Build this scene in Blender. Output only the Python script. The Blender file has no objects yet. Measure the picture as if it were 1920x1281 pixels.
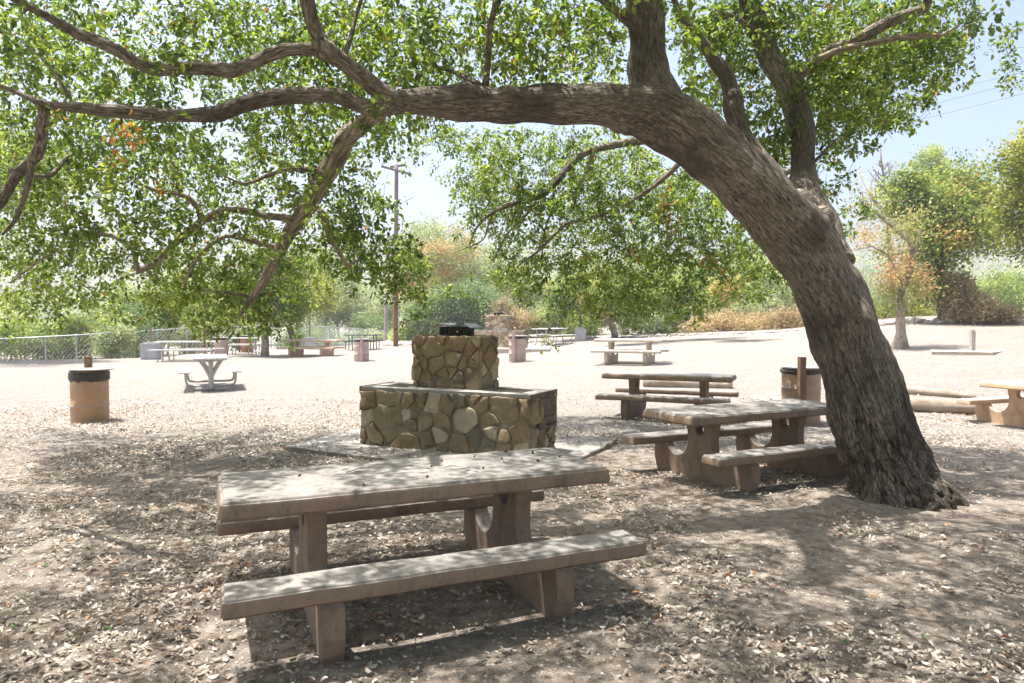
import bpy, bmesh, math, random
import numpy as np
from mathutils import Vector, Matrix, noise

random.seed(7); rng = np.random.default_rng(7)
S = bpy.context.scene
COL = S.collection
R = math.radians

# ------------------------------------------------------------------ camera, world, sun, exposure
F_PX, U0, V0, CAM_H = 1337.4, 960.0, 640.5, 1.602
PITCH = math.atan(42.3 / F_PX)
cam = bpy.data.objects.new('camera', bpy.data.cameras.new('camera')); COL.objects.link(cam)
cam.location = (0, 0, CAM_H); cam.rotation_euler = (R(90) - PITCH, 0, 0)
cam.data.sensor_width = 36; cam.data.lens = F_PX / 1920 * 36
cam.data.clip_start = 0.05; cam.data.clip_end = 3000
S.camera = cam

SUN_TO = Vector((-0.28, 0.13, 1.0)).normalized()
SUN_EL = math.asin(SUN_TO.z)
w = bpy.data.worlds.new('World'); S.world = w; w.use_nodes = True
nt = w.node_tree; bg = nt.nodes['Background']
sky = nt.nodes.new('ShaderNodeTexSky'); sky.sky_type = 'NISHITA'; sky.sun_disc = False
sky.sun_elevation = SUN_EL; sky.sun_rotation = math.atan2(SUN_TO.x, SUN_TO.y)
sky.air_density = 1.0; sky.dust_density = 7.0; sky.ozone_density = 1.3; sky.altitude = 300
nt.links.new(sky.outputs[0], bg.inputs[0]); bg.inputs[1].default_value = 0.148
sun = bpy.data.objects.new('sun', bpy.data.lights.new('sun', 'SUN')); COL.objects.link(sun)
sun.data.energy = 5.0; sun.data.angle = R(0.53); sun.data.color = (1.0, 0.955, 0.89)
sun.rotation_euler = SUN_TO.to_track_quat('Z', 'Y').to_euler()
sun.location = (0, 0, 30)
S.view_settings.view_transform = 'Standard'; S.view_settings.look = 'None'
S.view_settings.gamma = 1; S.view_settings.exposure = 1.12
S.render.engine = 'CYCLES'
S.cycles.use_denoising = True
S.cycles.max_bounces = 7; S.cycles.diffuse_bounces = 4; S.cycles.transmission_bounces = 3
S.cycles.volume_bounces = 1; S.cycles.volume_step_rate = 4
S.cycles.sample_clamp_indirect = 6

# ------------------------------------------------------------------ helpers
SP, CP = math.sin(PITCH), math.cos(PITCH)
def at(u, v, D):
    """world point seen at photo pixel (u,v) at forward distance D"""
    cx, cy = (u - U0) / F_PX, (V0 - v) / F_PX
    y, z = CP + cy * SP, cy * CP - SP
    k = D / y
    return Vector((cx * k, D, CAM_H + z * k))
def px(x, y, z):
    zz = z - CAM_H; d = y * CP - zz * SP
    return U0 + F_PX * x / d, V0 - F_PX * (zz * CP + y * SP) / d, d
def sst(t):
    t = np.clip(t, 0, 1); return t * t * (3 - 2 * t)
def terrain(x, y):
    x = np.asarray(x, float); y = np.asarray(y, float)
    s = x / np.maximum(y, 1.0)
    k = np.interp(s, [-.3, -.1, .03, .18, .367, .55, .8], [0, .12, .25, .42, .64, 1.05, 1.28])
    z = 0.075 * k * (np.sqrt((y - 12.5) ** 2 + 2.0) + (y - 12.5)) / 2 * np.where(y > -10, 1, 0)
    z = np.where(y > 36, np.minimum(z, 0.075 * k * 23.5 + 0.01 * (y - 36)), z)
    z = z + 0.07 * (1 - sst((y - 4.0) / 6.0))
    edge = np.interp(s, [-.75, -.53, -.36, -.2, -.1, 0], [27, 29, 38, 45, 55, 80])
    z = z - np.where(s < 0, 0.75 * sst((y - edge) / 4.0), 0)
    z = z + 0.06 * np.exp(-(((x - 2.66) / .18) ** 2 + ((y - 6.1) / .2) ** 2)) * (y > 5)   # dirt mound beside trunk
    z = z + 0.01 * np.exp(-(((x - 3.3) / .7) ** 2 + ((y - 6.2) / .6) ** 2))
    z = z - 0.10 * np.exp(-(((x - 8.3) / 2.4) ** 2 + ((y - 11.2) / 1.6) ** 2))
    z = z + 0.012 * np.sin(x * 1.9 + 1.3 * np.sin(y * 1.1)) * np.sin(y * 1.6 + 2) + 0.006 * np.sin(x * 5.3 + y * 2.1)
    return z
def tz(x, y): return float(terrain(x, y))
def ground_px(u, v, hint=None):
    lo = 1.5
    for i in range(4000):
        lo *= 1.003
        p = at(u, v, lo)
        if p.z <= tz(p.x, p.y): return p
    return at(u, v, hint or 60)

def tag(o, label=None, cat=None, group=None, kind=None):
    if label: o['label'] = label
    if cat: o['category'] = cat
    if group: o['group'] = group
    if kind: o['kind'] = kind
    return o
def empty(name, loc, rz=0, scale=1):
    o = bpy.data.objects.new(name, None); COL.objects.link(o)
    o.location = loc; o.rotation_euler = (0, 0, rz); o.scale = (scale,) * 3
    o.empty_display_size = .2
    return o
def link(name, me, mat=None, parent=None, smooth=False):
    o = bpy.data.objects.new(name, me); COL.objects.link(o)
    if mat: me.materials.append(mat)
    if parent: o.parent = parent
    if smooth: me.polygons.foreach_set('use_smooth', [True] * len(me.polygons))
    return o
def pyobj(name, V, F, mat=None, parent=None, smooth=False, attrs=None):
    me = bpy.data.meshes.new(name); me.from_pydata([tuple(v) for v in V], [], [tuple(f) for f in F]); me.update()
    for an, (typ, dom, data) in (attrs or {}).items():
        a = me.attributes.new(an, typ, dom)
        if typ == 'FLOAT': a.data.foreach_set('value', np.asarray(data, np.float32))
        else: a.data.foreach_set('vector', np.asarray(data, np.float32).ravel())
    return link(name, me, mat, parent, smooth)
def npmesh(name, V, loops, nper, mat, parent=None, attrs=None, smooth=False):
    me = bpy.data.meshes.new(name); nv = len(V); nf = len(loops) // nper
    me.vertices.add(nv); me.vertices.foreach_set('co', np.asarray(V, np.float32).ravel())
    me.loops.add(len(loops)); me.loops.foreach_set('vertex_index', np.asarray(loops, np.int32))
    me.polygons.add(nf); me.polygons.foreach_set('loop_start', np.arange(0, nf * nper, nper, dtype=np.int32))
    me.update(calc_edges=True)
    for an, data in (attrs or {}).items():
        a = me.attributes.new(an, 'FLOAT', 'POINT'); a.data.foreach_set('value', np.asarray(data, np.float32))
    if smooth: me.polygons.foreach_set('use_smooth', np.ones(nf, bool))
    return link(name, me, mat, parent)
def bm_obj(name, bm, mat, parent=None, smooth=False, bevel=0):
    if bevel:
        bmesh.ops.bevel(bm, geom=[e for e in bm.edges if e.is_manifold and e.calc_face_angle(0) > .5], offset=bevel, segments=2, affect='EDGES', clamp_overlap=True)
    me = bpy.data.meshes.new(name); bm.to_mesh(me); bm.free()
    return link(name, me, mat, parent, smooth)
def bx(bm, x0, x1, y0, y1, z0, z1, M=None):
    vs = [bm.verts.new((x, y, z)) for x in (x0, x1) for y in (y0, y1) for z in (z0, z1)]
    for f in ((0, 1, 3, 2), (4, 6, 7, 5), (0, 4, 5, 1), (2, 3, 7, 6), (0, 2, 6, 4), (1, 5, 7, 3)):
        bm.faces.new([vs[i] for i in f])
    if M is not None: bmesh.ops.transform(bm, matrix=M, verts=vs)
    return vs
def tube_data(pts, rad, n=8, step=None, rough=0.0, cap=True, seed=0):
    """pts: control points, rad: radii; Catmull-Rom resample, parallel transport"""
    pts = [Vector(p) for p in pts]; rad = list(rad)
    P, Q = [], []
    m = len(pts)
    for i in range(m - 1):
        p0 = pts[max(i - 1, 0)]; p1 = pts[i]; p2 = pts[i + 1]; p3 = pts[min(i + 2, m - 1)]
        L = (p2 - p1).length
        k = max(1, int(L / step)) if step else 4
        for j in range(k):
            t = j / k
            P.append(0.5 * ((2 * p1) + (p2 - p0) * t + (2 * p0 - 5 * p1 + 4 * p2 - p3) * t * t + (3 * p1 - p0 - 3 * p2 + p3) * t ** 3))
            Q.append(rad[i] * (1 - t) + rad[i + 1] * t)
    P.append(pts[-1]); Q.append(rad[-1])
    V, F, T = [], [], []
    nv = None; s = 0
    for i, p in enumerate(P):
        t = (P[min(i + 1, len(P) - 1)] - P[max(i - 1, 0)]).normalized()
        if nv is None:
            nv = t.orthogonal().normalized()
        nv = (nv - t * nv.dot(t)).normalized(); b = t.cross(nv)
        if i: s += (P[i] - P[i - 1]).length
        T.append((p.copy(), t.copy(), nv.copy(), b.copy(), Q[i], s))
        for k in range(n):
            a = 2 * math.pi * k / n
            r = Q[i] * (1 + (rough * noise.noise(Vector((math.cos(a) * 1.3 + seed, math.sin(a) * 1.3, s * 2.2))) if rough else 0))
            V.append(p + (nv * math.cos(a) + b * math.sin(a)) * r)
    for i in range(len(P) - 1):
        for k in range(n):
            F.append((i * n + k, i * n + (k + 1) % n, (i + 1) * n + (k + 1) % n, (i + 1) * n + k))
    if cap:
        F.append(tuple(range(n - 1, -1, -1))); F.append(tuple((len(P) - 1) * n + k for k in range(n)))
    return V, F, T
def tubes(name, specs, mat, parent=None, n=7, step=None, rough=0.08, smooth=True):
    V, F, C = [], [], []
    for si, (pts, rad) in enumerate(specs):
        v, f, T = tube_data(pts, rad, n, step, rough, True, si * 3.7)
        o = len(V); V += v; F += [tuple(i + o for i in q) for q in f]
        for (p, t, a, b, r, s) in T:
            for k in range(n):
                an = 2 * math.pi * k / n; C.append((math.cos(an) * r + si * 5, math.sin(an) * r, s * .25))
    return pyobj(name, V, F, mat, parent, smooth, {'barkco': ('FLOAT_VECTOR', 'POINT', C)})

# ------------------------------------------------------------------ materials
def newmat(name):
    m = bpy.data.materials.new(name); m.use_nodes = True
    return m, m.node_tree, m.node_tree.nodes['Principled BSDF']
def nd(nt, typ, **kw):
    n = nt.nodes.new(typ)
    for k, v in kw.items():
        if k in n.inputs: n.inputs[k].default_value = v
        else: setattr(n, k, v)
    return n
def ramp(nt, src, stops):
    r = nt.nodes.new('ShaderNodeValToRGB'); e = r.color_ramp.elements
    while len(e) > 1: e.remove(e[0])
    e[0].position, e[0].color = stops[0][0], (*stops[0][1], 1)
    for p, c in stops[1:]:
        q = e.new(p); q.color = (*c, 1)
    nt.links.new(src, r.inputs[0]); return r.outputs[0]
def mixc(nt, fac, a, b, mode='MIX'):
    m = nt.nodes.new('ShaderNodeMix'); m.data_type = 'RGBA'; m.blend_type = mode
    for i, x in ((0, fac), (6, a), (7, b)):
        if hasattr(x, 'links') or hasattr(x, 'is_linked'): nt.links.new(x, m.inputs[i])
        elif i == 0: m.inputs[0].default_value = x
        else: m.inputs[i].default_value = (*x, 1)
    return m.outputs[2]
def noise_n(nt, vec, scale, detail=5, rough=.6, dist=0.0):
    n = nd(nt, 'ShaderNodeTexNoise'); n.inputs['Scale'].default_value = scale; n.inputs['Detail'].default_value = detail
    n.inputs['Roughness'].default_value = rough; n.inputs['Distortion'].default_value = dist
    if vec is not None: nt.links.new(vec, n.inputs['Vector'])
    return n.outputs[0]
def bump(nt, b, h, strength, dist):
    n = nt.nodes.new('ShaderNodeBump'); n.inputs['Strength'].default_value = strength; n.inputs['Distance'].default_value = dist
    nt.links.new(h, n.inputs['Height']); nt.links.new(n.outputs[0], b.inputs['Normal'])
def objco(nt): return nt.nodes.new('ShaderNodeTexCoord').outputs['Object']
def attr(nt, name, out='Fac'):
    a = nt.nodes.new('ShaderNodeAttribute'); a.attribute_name = name; return a.outputs[out]
def maprange(nt, src, a, b, c, d):
    m = nt.nodes.new('ShaderNodeMapRange')
    for i, x in enumerate((a, b, c, d)): m.inputs[i + 1].default_value = x
    nt.links.new(src, m.inputs[0]); return m.outputs[0]

def simple(name, c1, c2, scale=6, rough=.8, bs=.3, bd=.01, metal=0, spec=.3, stops=(.3, .7)):
    m, nt, b = newmat(name); co = objco(nt)
    n = noise_n(nt, co, scale, 8, .65)
    nt.links.new(ramp(nt, n, [(stops[0], c1), (stops[1], c2)]), b.inputs['Base Color'])
    b.inputs['Roughness'].default_value = rough; b.inputs['Metallic'].default_value = metal
    b.inputs['Specular IOR Level'].default_value = spec
    if bs: bump(nt, b, noise_n(nt, co, scale * 6, 6, .7), bs, bd)
    return m

def concrete(name, top, side, dirt):
    """cast concrete: greyer weathered top faces, tan paint left on the sides, stains"""
    m, nt, b = newmat(name); co = objco(nt)
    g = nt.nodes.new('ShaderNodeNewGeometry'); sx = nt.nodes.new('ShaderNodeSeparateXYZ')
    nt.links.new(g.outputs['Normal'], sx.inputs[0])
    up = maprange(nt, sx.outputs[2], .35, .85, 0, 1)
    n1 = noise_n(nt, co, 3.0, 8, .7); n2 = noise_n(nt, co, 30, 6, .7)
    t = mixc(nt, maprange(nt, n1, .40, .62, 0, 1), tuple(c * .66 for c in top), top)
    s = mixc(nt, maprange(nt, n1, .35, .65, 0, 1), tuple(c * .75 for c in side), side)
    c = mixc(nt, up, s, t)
    mp = nt.nodes.new('ShaderNodeMapping'); nt.links.new(co, mp.inputs[0]); mp.inputs['Scale'].default_value = (4.2, 4.2, 2.6)
    st = maprange(nt, noise_n(nt, mp.outputs[0], 2.2, 7, .78), .48, .74, 0, .85)
    c = mixc(nt, st, c, dirt)
    c = mixc(nt, maprange(nt, n2, .3, .75, 0, .35), c, tuple(x * .55 for x in side))
    v = nd(nt, 'ShaderNodeTexVoronoi'); v.inputs['Scale'].default_value = 55; nt.links.new(co, v.inputs['Vector'])
    pit = maprange(nt, v.outputs[0], .05, .16, .6, 0)
    c = mixc(nt, pit, c, tuple(x * .35 for x in side))
    nt.links.new(c, b.inputs['Base Color']); b.inputs['Roughness'].default_value = .82
    b.inputs['Specular IOR Level'].default_value = .35
    bump(nt, b, n2, .55, .006)
    return m
M = {}
M['conc'] = concrete('concrete', (.315, .305, .29), (.31, .222, .158), (.085, .065, .05))
M['conc_tan'] = concrete('tan_concrete', (.60, .53, .45), (.66, .45, .30), (.25, .16, .10))
M['conc_white'] = concrete('pale_concrete', (.66, .63, .58), (.55, .47, .37), (.3, .24, .18))
M['slab'] = concrete('slab_concrete', (.42, .40, .37), (.25, .2, .15), (.14, .12, .09))
M['pedestal'] = simple('pedestal_concrete', (.30, .31, .32), (.5, .5, .5), 5)
M['metal'] = simple('galvanised', (.33, .32, .30), (.5, .48, .46), 20, .45, .05, metal=.35)
M['alu'] = simple('table_plank', (.52, .50, .48), (.68, .66, .64), 8, .5, .05)
M['dark_metal'] = simple('dark_metal', (.05, .05, .055), (.10, .10, .10), 10, .5, .1, metal=.5)
M['iron'] = simple('black_iron', (.008, .008, .008), (.02, .018, .016), 20, .75, .2)
M['hearth'] = simple('hearth_cement', (.22, .21, .19), (.36, .345, .32), 6, .85, .4)
M['grate'] = simple('grate_bars', (.10, .085, .075), (.24, .21, .19), 20, .7, .1)
M['ash'] = simple('ash', (.16, .15, .135), (.34, .32, .29), 12, .95, .3)
M['rust'] = simple('rusty_plate', (.08, .058, .044), (.20, .145, .105), 9, .7, .3, metal=.2)
M['capmetal'] = simple('cap_sheet', (.16, .17, .18), (.28, .29, .31), 9, .4, .1, metal=.6)
M['bag'] = simple('bin_liner', (.018, .013, .01), (.07, .052, .04), 9, .3, 1.0, .03, spec=.5)
M['drum'] = simple('tan_drum', (.34, .205, .11), (.44, .285, .165), 4, .6, .1, stops=(.25, .6))
M['drum_pink'] = simple('faded_drum', (.40, .28, .24), (.52, .39, .34), 4, .6, .1)
M['drum_tan'] = simple('worn_tan_drum', (.28, .19, .13), (.40, .29, .21), 4, .6, .1)
M['drum_brown'] = simple('brown_drum', (.26, .12, .06), (.36, .18, .10), 4, .6, .1)
M['drum_rim'] = simple('drum_rim', (.3, .26, .24), (.42, .38, .36), 20, .5, .1, metal=.2)
M['post'] = simple('wood_post', (.12, .07, .045), (.24, .15, .10), 14, .9, .5)
M['grey_post'] = simple('grey_post', (.26, .24, .21), (.4, .37, .33), 14, .9, .5)
M['pole'] = simple('pole_wood', (.15, .075, .04), (.25, .13, .075), 5, .9, .3)
M['pole_up'] = simple('pole_grey', (.17, .14, .13), (.25, .21, .2), 5, .9, .3)
M['log'] = simple('weathered_log', (.22, .17, .12), (.46, .39, .32), 3, .9, .6, .02)
M['rock'] = simple('border_rock', (.26, .23, .20), (.52, .48, .43), 3, .95, .5, .03)
M['grit'] = simple('grit', (.26, .22, .185), (.46, .42, .37), 1.7, .95, 0)
M['mortar'] = simple('mortar', (.15, .115, .075), (.40, .33, .23), 9, .95, .8, .02)
M['white'] = simple('sign_white', (.72, .72, .70), (.8, .8, .78), 5, .5, 0)
M['signred'] = simple('sign_lettering', (.30, .10, .10), (.34, .12, .12), 5, .5, 0)
M['wire'] = simple('wire', (.10, .1, .1), (.12, .12, .12), 5, .5, 0)
M['fence'] = simple('fence_metal', (.34, .36, .37), (.45, .47, .48), 5, .4, 0, metal=.4)
M['twig'] = simple('twig_bark', (.10, .08, .065), (.2, .165, .14), 20, .9, .3)
M['acorn'] = simple('acorn_shell', (.12, .05, .02), (.24, .11, .05), 20, .6, .1)

def bark(name, lo, mid, hi, scale=1.0):
    m, nt, b = newmat(name); bc = attr(nt, 'barkco', 'Vector')
    n1 = noise_n(nt, bc, 46 * scale, 8, .72, .5)
    n2 = noise_n(nt, bc, 8 * scale, 5, .6, .8)
    co = objco(nt); n3 = noise_n(nt, co, 1.15, 6, .65)
    c = ramp(nt, n1, [(.36, lo), (.46, mid), (.60, hi)])
    wv = nt.nodes.new('ShaderNodeVectorMath'); wv.operation = 'MULTIPLY_ADD'
    nz = nd(nt, 'ShaderNodeTexNoise'); nz.inputs['Scale'].default_value = 14 * scale; nz.inputs['Detail'].default_value = 4; nt.links.new(bc, nz.inputs['Vector'])
    nt.links.new(nz.outputs['Color'], wv.inputs[0]); wv.inputs[1].default_value = (.05, .05, .05); nt.links.new(bc, wv.inputs[2])
    vo = nd(nt, 'ShaderNodeTexVoronoi'); vo.feature = 'DISTANCE_TO_EDGE'; vo.inputs['Scale'].default_value = 42 * scale; nt.links.new(wv.outputs[0], vo.inputs['Vector'])
    crack = maprange(nt, vo.outputs['Distance'], .0, .16, 1, 0)
    c = mixc(nt, maprange(nt, n2, .42, .66, 0, .55), c, mid)
    ck = nt.nodes.new('ShaderNodeMath'); ck.operation = 'MULTIPLY'; nt.links.new(crack, ck.inputs[0]); ck.inputs[1].default_value = .38
    c = mixc(nt, ck.outputs[0], c, lo)
    c = mixc(nt, maprange(nt, n3, .50, .60, 0, .72), c, tuple(x * .36 for x in mid))
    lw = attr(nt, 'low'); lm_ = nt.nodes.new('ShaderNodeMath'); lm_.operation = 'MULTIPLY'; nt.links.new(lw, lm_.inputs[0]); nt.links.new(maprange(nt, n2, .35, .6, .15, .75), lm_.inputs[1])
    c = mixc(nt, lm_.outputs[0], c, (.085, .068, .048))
    fis = maprange(nt, attr(nt, 'fis'), 0, 1, 0, .9)
    c = mixc(nt, fis, c, tuple(x * .5 for x in lo))
    # moss and soot: a darker upper side, lichen specks on the lower stem
    n4 = noise_n(nt, co, 5, 6, .7)
    c = mixc(nt, maprange(nt, n4, .6, .8, 0, .45), c, (.13, .135, .075))
    nt.links.new(c, b.inputs['Base Color']); b.inputs['Roughness'].default_value = .93
    b.inputs['Specular IOR Level'].default_value = .2
    mm = nt.nodes.new('ShaderNodeMath'); mm.operation = 'ADD'; nt.links.new(n1, mm.inputs[0])
    nt.links.new(n2, mm.inputs[1])
    ms = nt.nodes.new('ShaderNodeMath'); ms.operation = 'MULTIPLY_ADD'; nt.links.new(crack, ms.inputs[0]); ms.inputs[1].default_value = -.45; nt.links.new(mm.outputs[0], ms.inputs[2])
    bump(nt, b, ms.outputs[0], 1.0, .03)
    return m
M['bark'] = bark('oak_bark', (.05, .038, .03), (.30, .255, .21), (.60, .525, .44), 1.35)
M['bark_pale'] = bark('pale_bark', (.11, .085, .065), (.38, .31, .245), (.58, .49, .40), .5)
M['bark_dark'] = bark('dark_bark', (.03, .024, .02), (.12, .09, .07), (.2, .155, .12), .5)

def leafmat(name, stops, trans, tfac=.5, rough=.5):
    m, nt, b = newmat(name); v = attr(nt, 'var')
    c = ramp(nt, v, stops)
    nt.links.new(c, b.inputs['Base Color']); b.inputs['Roughness'].default_value = rough
    b.inputs['Specular IOR Level'].default_value = .35
    tr = nt.nodes.new('ShaderNodeBsdfTranslucent')
    tc = mixc(nt, 1.0, c, trans, 'MULTIPLY')
    nt.links.new(tc, tr.inputs[0])
    mx = nt.nodes.new('ShaderNodeMixShader'); mx.inputs[0].default_value = tfac
    nt.links.new(b.outputs[0], mx.inputs[1]); nt.links.new(tr.outputs[0], mx.inputs[2])
    nt.links.new(mx.outputs[0], nt.nodes['Material Output'].inputs[0])
    return m
OR = (.34, .15, .07)
M['oak_leaf'] = leafmat('oak_leaf', [(0, (.018, .034, .014)), (.3, (.045, .075, .026)), (.62, (.11, .15, .04)), (.85, (.20, .235, .06)), (.955, (.34, .36, .10)), (.965, (.27, .13, .06)), (1, OR)], (2.6, 2.75, 1.35), .47, .34)
M['green'] = leafmat('green_leaf', [(0, (.06, .11, .035)), (.5, (.20, .27, .075)), (.97, (.40, .44, .12)), (1, (.3, .2, .08))], (1.8, 1.8, 1.4), .45)
M['yellow'] = leafmat('yellow_leaf', [(0, (.07, .10, .02)), (.5, (.20, .225, .045)), (1, (.40, .38, .08))], (1.9, 1.9, 1.2), .45)
M['sage'] = leafmat('sage_leaf', [(0, (.12, .16, .08)), (.5, (.27, .32, .16)), (1, (.46, .49, .27))], (1.8, 1.8, 1.4), .4)
M['bluegreen'] = leafmat('bluegreen_leaf', [(0, (.05, .10, .05)), (.6, (.15, .22, .09)), (1, (.30, .37, .14))], (1.8, 1.8, 1.4), .4)
M['dry'] = leafmat('dry_leaf', [(0, (.17, .14, .075)), (.5, (.34, .27, .16)), (.8, (.38, .34, .17)), (1, (.50, .40, .27))], (1.8, 1.6, 1.4), .4)
M['orange'] = leafmat('orange_leaf', [(0, (.14, .18, .06)), (.5, (.27, .28, .10)), (.68, (.38, .26, .14)), (1, (.46, .26, .17))], (1.9, 1.7, 1.5), .45)
M['mixed'] = leafmat('mixed_leaf', [(0, (.05, .095, .03)), (.4, (.15, .21, .055)), (.78, (.32, .34, .09)), (.9, (.36, .24, .11)), (1, (.44, .24, .13))], (1.9, 1.9, 1.3), .4)
M['litter'] = leafmat('fallen_leaf', [(0, (.16, .115, .08)), (.25, (.36, .295, .23)), (.65, (.60, .53, .455)), (.95, (.78, .72, .64)), (.965, (.40, .17, .07)), (.985, (.45, .2, .08)), (.992, (.08, .17, .04)), (1, (.1, .2, .05))], (1, 1, 1), .12, .7)

def stone_mat():
    m, nt, b = newmat('field_stone'); v = attr(nt, 'var'); co = objco(nt)
    c = ramp(nt, v, [(0, (.15, .14, .105)), (.09, (.19, .175, .135)), (.13, (.25, .19, .115)), (.4, (.40, .31, .19)), (.6, (.27, .18, .10)), (.72, (.34, .27, .17)), (.78, (.50, .42, .30)), (1, (.58, .48, .34))])
    n = noise_n(nt, co, 9, 8, .7, .5)
    c = mixc(nt, maprange(nt, n, .3, .7, .55, 0), c, (.085, .07, .04))
    n2 = noise_n(nt, co, 40, 6, .7)
    c = mixc(nt, maprange(nt, n2, .5, .8, 0, .4), c, (.45, .4, .3))
    nt.links.new(c, b.inputs['Base Color']); b.inputs['Roughness'].default_value = .9
    b.inputs['Specular IOR Level'].default_value = .25
    bump(nt, b, n, .8, .03)
    return m
M['stone'] = stone_mat()

def ground_mat():
    m, nt, b = newmat('bare_dirt'); co = objco(nt)
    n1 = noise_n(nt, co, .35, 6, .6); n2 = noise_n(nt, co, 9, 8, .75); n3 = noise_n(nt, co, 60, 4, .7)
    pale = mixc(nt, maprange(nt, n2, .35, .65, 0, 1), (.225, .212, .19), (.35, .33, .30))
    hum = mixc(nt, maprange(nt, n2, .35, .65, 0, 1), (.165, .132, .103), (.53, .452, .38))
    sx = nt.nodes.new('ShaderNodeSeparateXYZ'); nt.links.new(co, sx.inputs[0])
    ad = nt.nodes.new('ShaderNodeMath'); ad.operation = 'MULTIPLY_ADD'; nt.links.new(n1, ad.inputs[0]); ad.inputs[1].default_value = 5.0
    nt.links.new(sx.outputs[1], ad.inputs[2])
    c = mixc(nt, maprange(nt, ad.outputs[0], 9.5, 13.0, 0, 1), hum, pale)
    # gravel and chips in the open area
    v = nd(nt, 'ShaderNodeTexVoronoi'); v.inputs['Scale'].default_value = 38; nt.links.new(co, v.inputs['Vector'])
    sp = nt.nodes.new('ShaderNodeSeparateColor'); nt.links.new(v.outputs['Color'], sp.inputs[0])
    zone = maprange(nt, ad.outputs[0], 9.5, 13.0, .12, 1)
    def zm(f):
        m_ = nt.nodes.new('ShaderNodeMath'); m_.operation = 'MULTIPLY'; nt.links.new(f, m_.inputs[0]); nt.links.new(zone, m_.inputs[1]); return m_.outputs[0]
    mpg = nt.nodes.new('ShaderNodeMapping'); mpg.inputs['Scale'].default_value = (.16, 1.1, 1); mpg.inputs['Rotation'].default_value = (0, 0, .25); nt.links.new(co, mpg.inputs[0])
    c = mixc(nt, maprange(nt, noise_n(nt, mpg.outputs[0], 1.4, 7, .7), .45, .7, 0, .45), c, (.22, .185, .155))
    n5 = noise_n(nt, co, 2.3, 6, .7)
    c = mixc(nt, maprange(nt, n5, .5, .72, 0, .4), c, (.17, .128, .105))
    c = mixc(nt, zm(maprange(nt, sp.outputs[0], .70, .9, 0, .6)), c, (.17, .125, .095))
    c = mixc(nt, zm(maprange(nt, sp.outputs[1], .75, .9, 0, .5)), c, (.52, .48, .43))
    c = mixc(nt, maprange(nt, n1, .5, .68, 0, .3), c, (.33, .25, .19))
    nt.links.new(c, b.inputs['Base Color']); b.inputs['Roughness'].default_value = .95
    b.inputs['Specular IOR Level'].default_value = .15
    mm = nt.nodes.new('ShaderNodeMath'); mm.operation = 'ADD'; nt.links.new(n2, mm.inputs[0]); nt.links.new(n3, mm.inputs[1])
    bump(nt, b, mm.outputs[0], 1.0, .035)
    return m
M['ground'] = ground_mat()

# ------------------------------------------------------------------ ground
def grid(xs, ys, skip=None):
    X, Y = np.meshgrid(xs, ys); Z = terrain(X, Y)
    V = np.stack([X, Y, Z], -1).reshape(-1, 3)
    nx, ny = len(xs), len(ys)
    i = (np.arange(ny - 1)[:, None] * nx + np.arange(nx - 1)[None, :])
    L = np.stack([i, i + 1, i + 1 + nx, i + nx], -1).reshape(-1)
    return V, L
xs = np.unique(np.concatenate([-np.geomspace(9, 400, 40)[::-1], np.arange(-9, 9.01, .09), np.geomspace(9.1, 400, 60)]))
ys = np.unique(np.concatenate([[-60, -30, -15, -8, -4], np.arange(-2, 12, .09), np.arange(12, 40, .35), np.geomspace(40, 900, 50)]))
V, L = grid(xs, ys)
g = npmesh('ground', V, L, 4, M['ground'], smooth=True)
tag(g, kind='structure')

# ------------------------------------------------------------------ leaves in bulk
def leaves(name, P, Dn, Nn, size, mat, parent=None, var=None, kind=2, curl=.25, width=.58):
    """P base points, Dn directions, Nn rough normals; kind 2 = folded six-point leaf, 1 = single diamond"""
    N = len(P)
    Dn = Dn / (np.linalg.norm(Dn, axis=1, keepdims=True) + 1e-9)
    B = np.cross(Dn, Nn); B /= (np.linalg.norm(B, axis=1, keepdims=True) + 1e-9)
    Nn = np.cross(B, Dn)
    s = size[:, None]
    if var is None: var = rng.random(N)
    if kind == 2:
        hw = width / 2 * s
        up = Nn * s * curl
        base = P; tip = P + Dn * s - up * .35
        l1 = P + Dn * s * .28 + B * hw * .88 + up * .5; l2 = P + Dn * s * .70 + B * hw * .80 + up * .35
        r1 = P + Dn * s * .28 - B * hw * .88 + up * .5; r2 = P + Dn * s * .70 - B * hw * .80 + up * .35
        V = np.stack([base, l1, l2, tip, r2, r1], 1).reshape(-1, 3)
        o = np.arange(N)[:, None] * 6
        L = (o + np.array([[0, 3, 2, 1, 0, 5, 4, 3]])).reshape(-1); k = 6
    else:
        hw = width / 2 * s
        V = np.stack([P, P + Dn * s * .5 + B * hw, P + Dn * s, P + Dn * s * .5 - B * hw], 1).reshape(-1, 3)
        o = np.arange(N)[:, None] * 4
        L = (o + np.array([[0, 1, 2, 3]])).reshape(-1); k = 4
    return npmesh(name, V, L, 4, mat, parent, {'var': np.repeat(var, k)})
def unit(n):
    v = rng.normal(size=(n, 3)); return v / np.linalg.norm(v, axis=1, keepdims=True)
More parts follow.
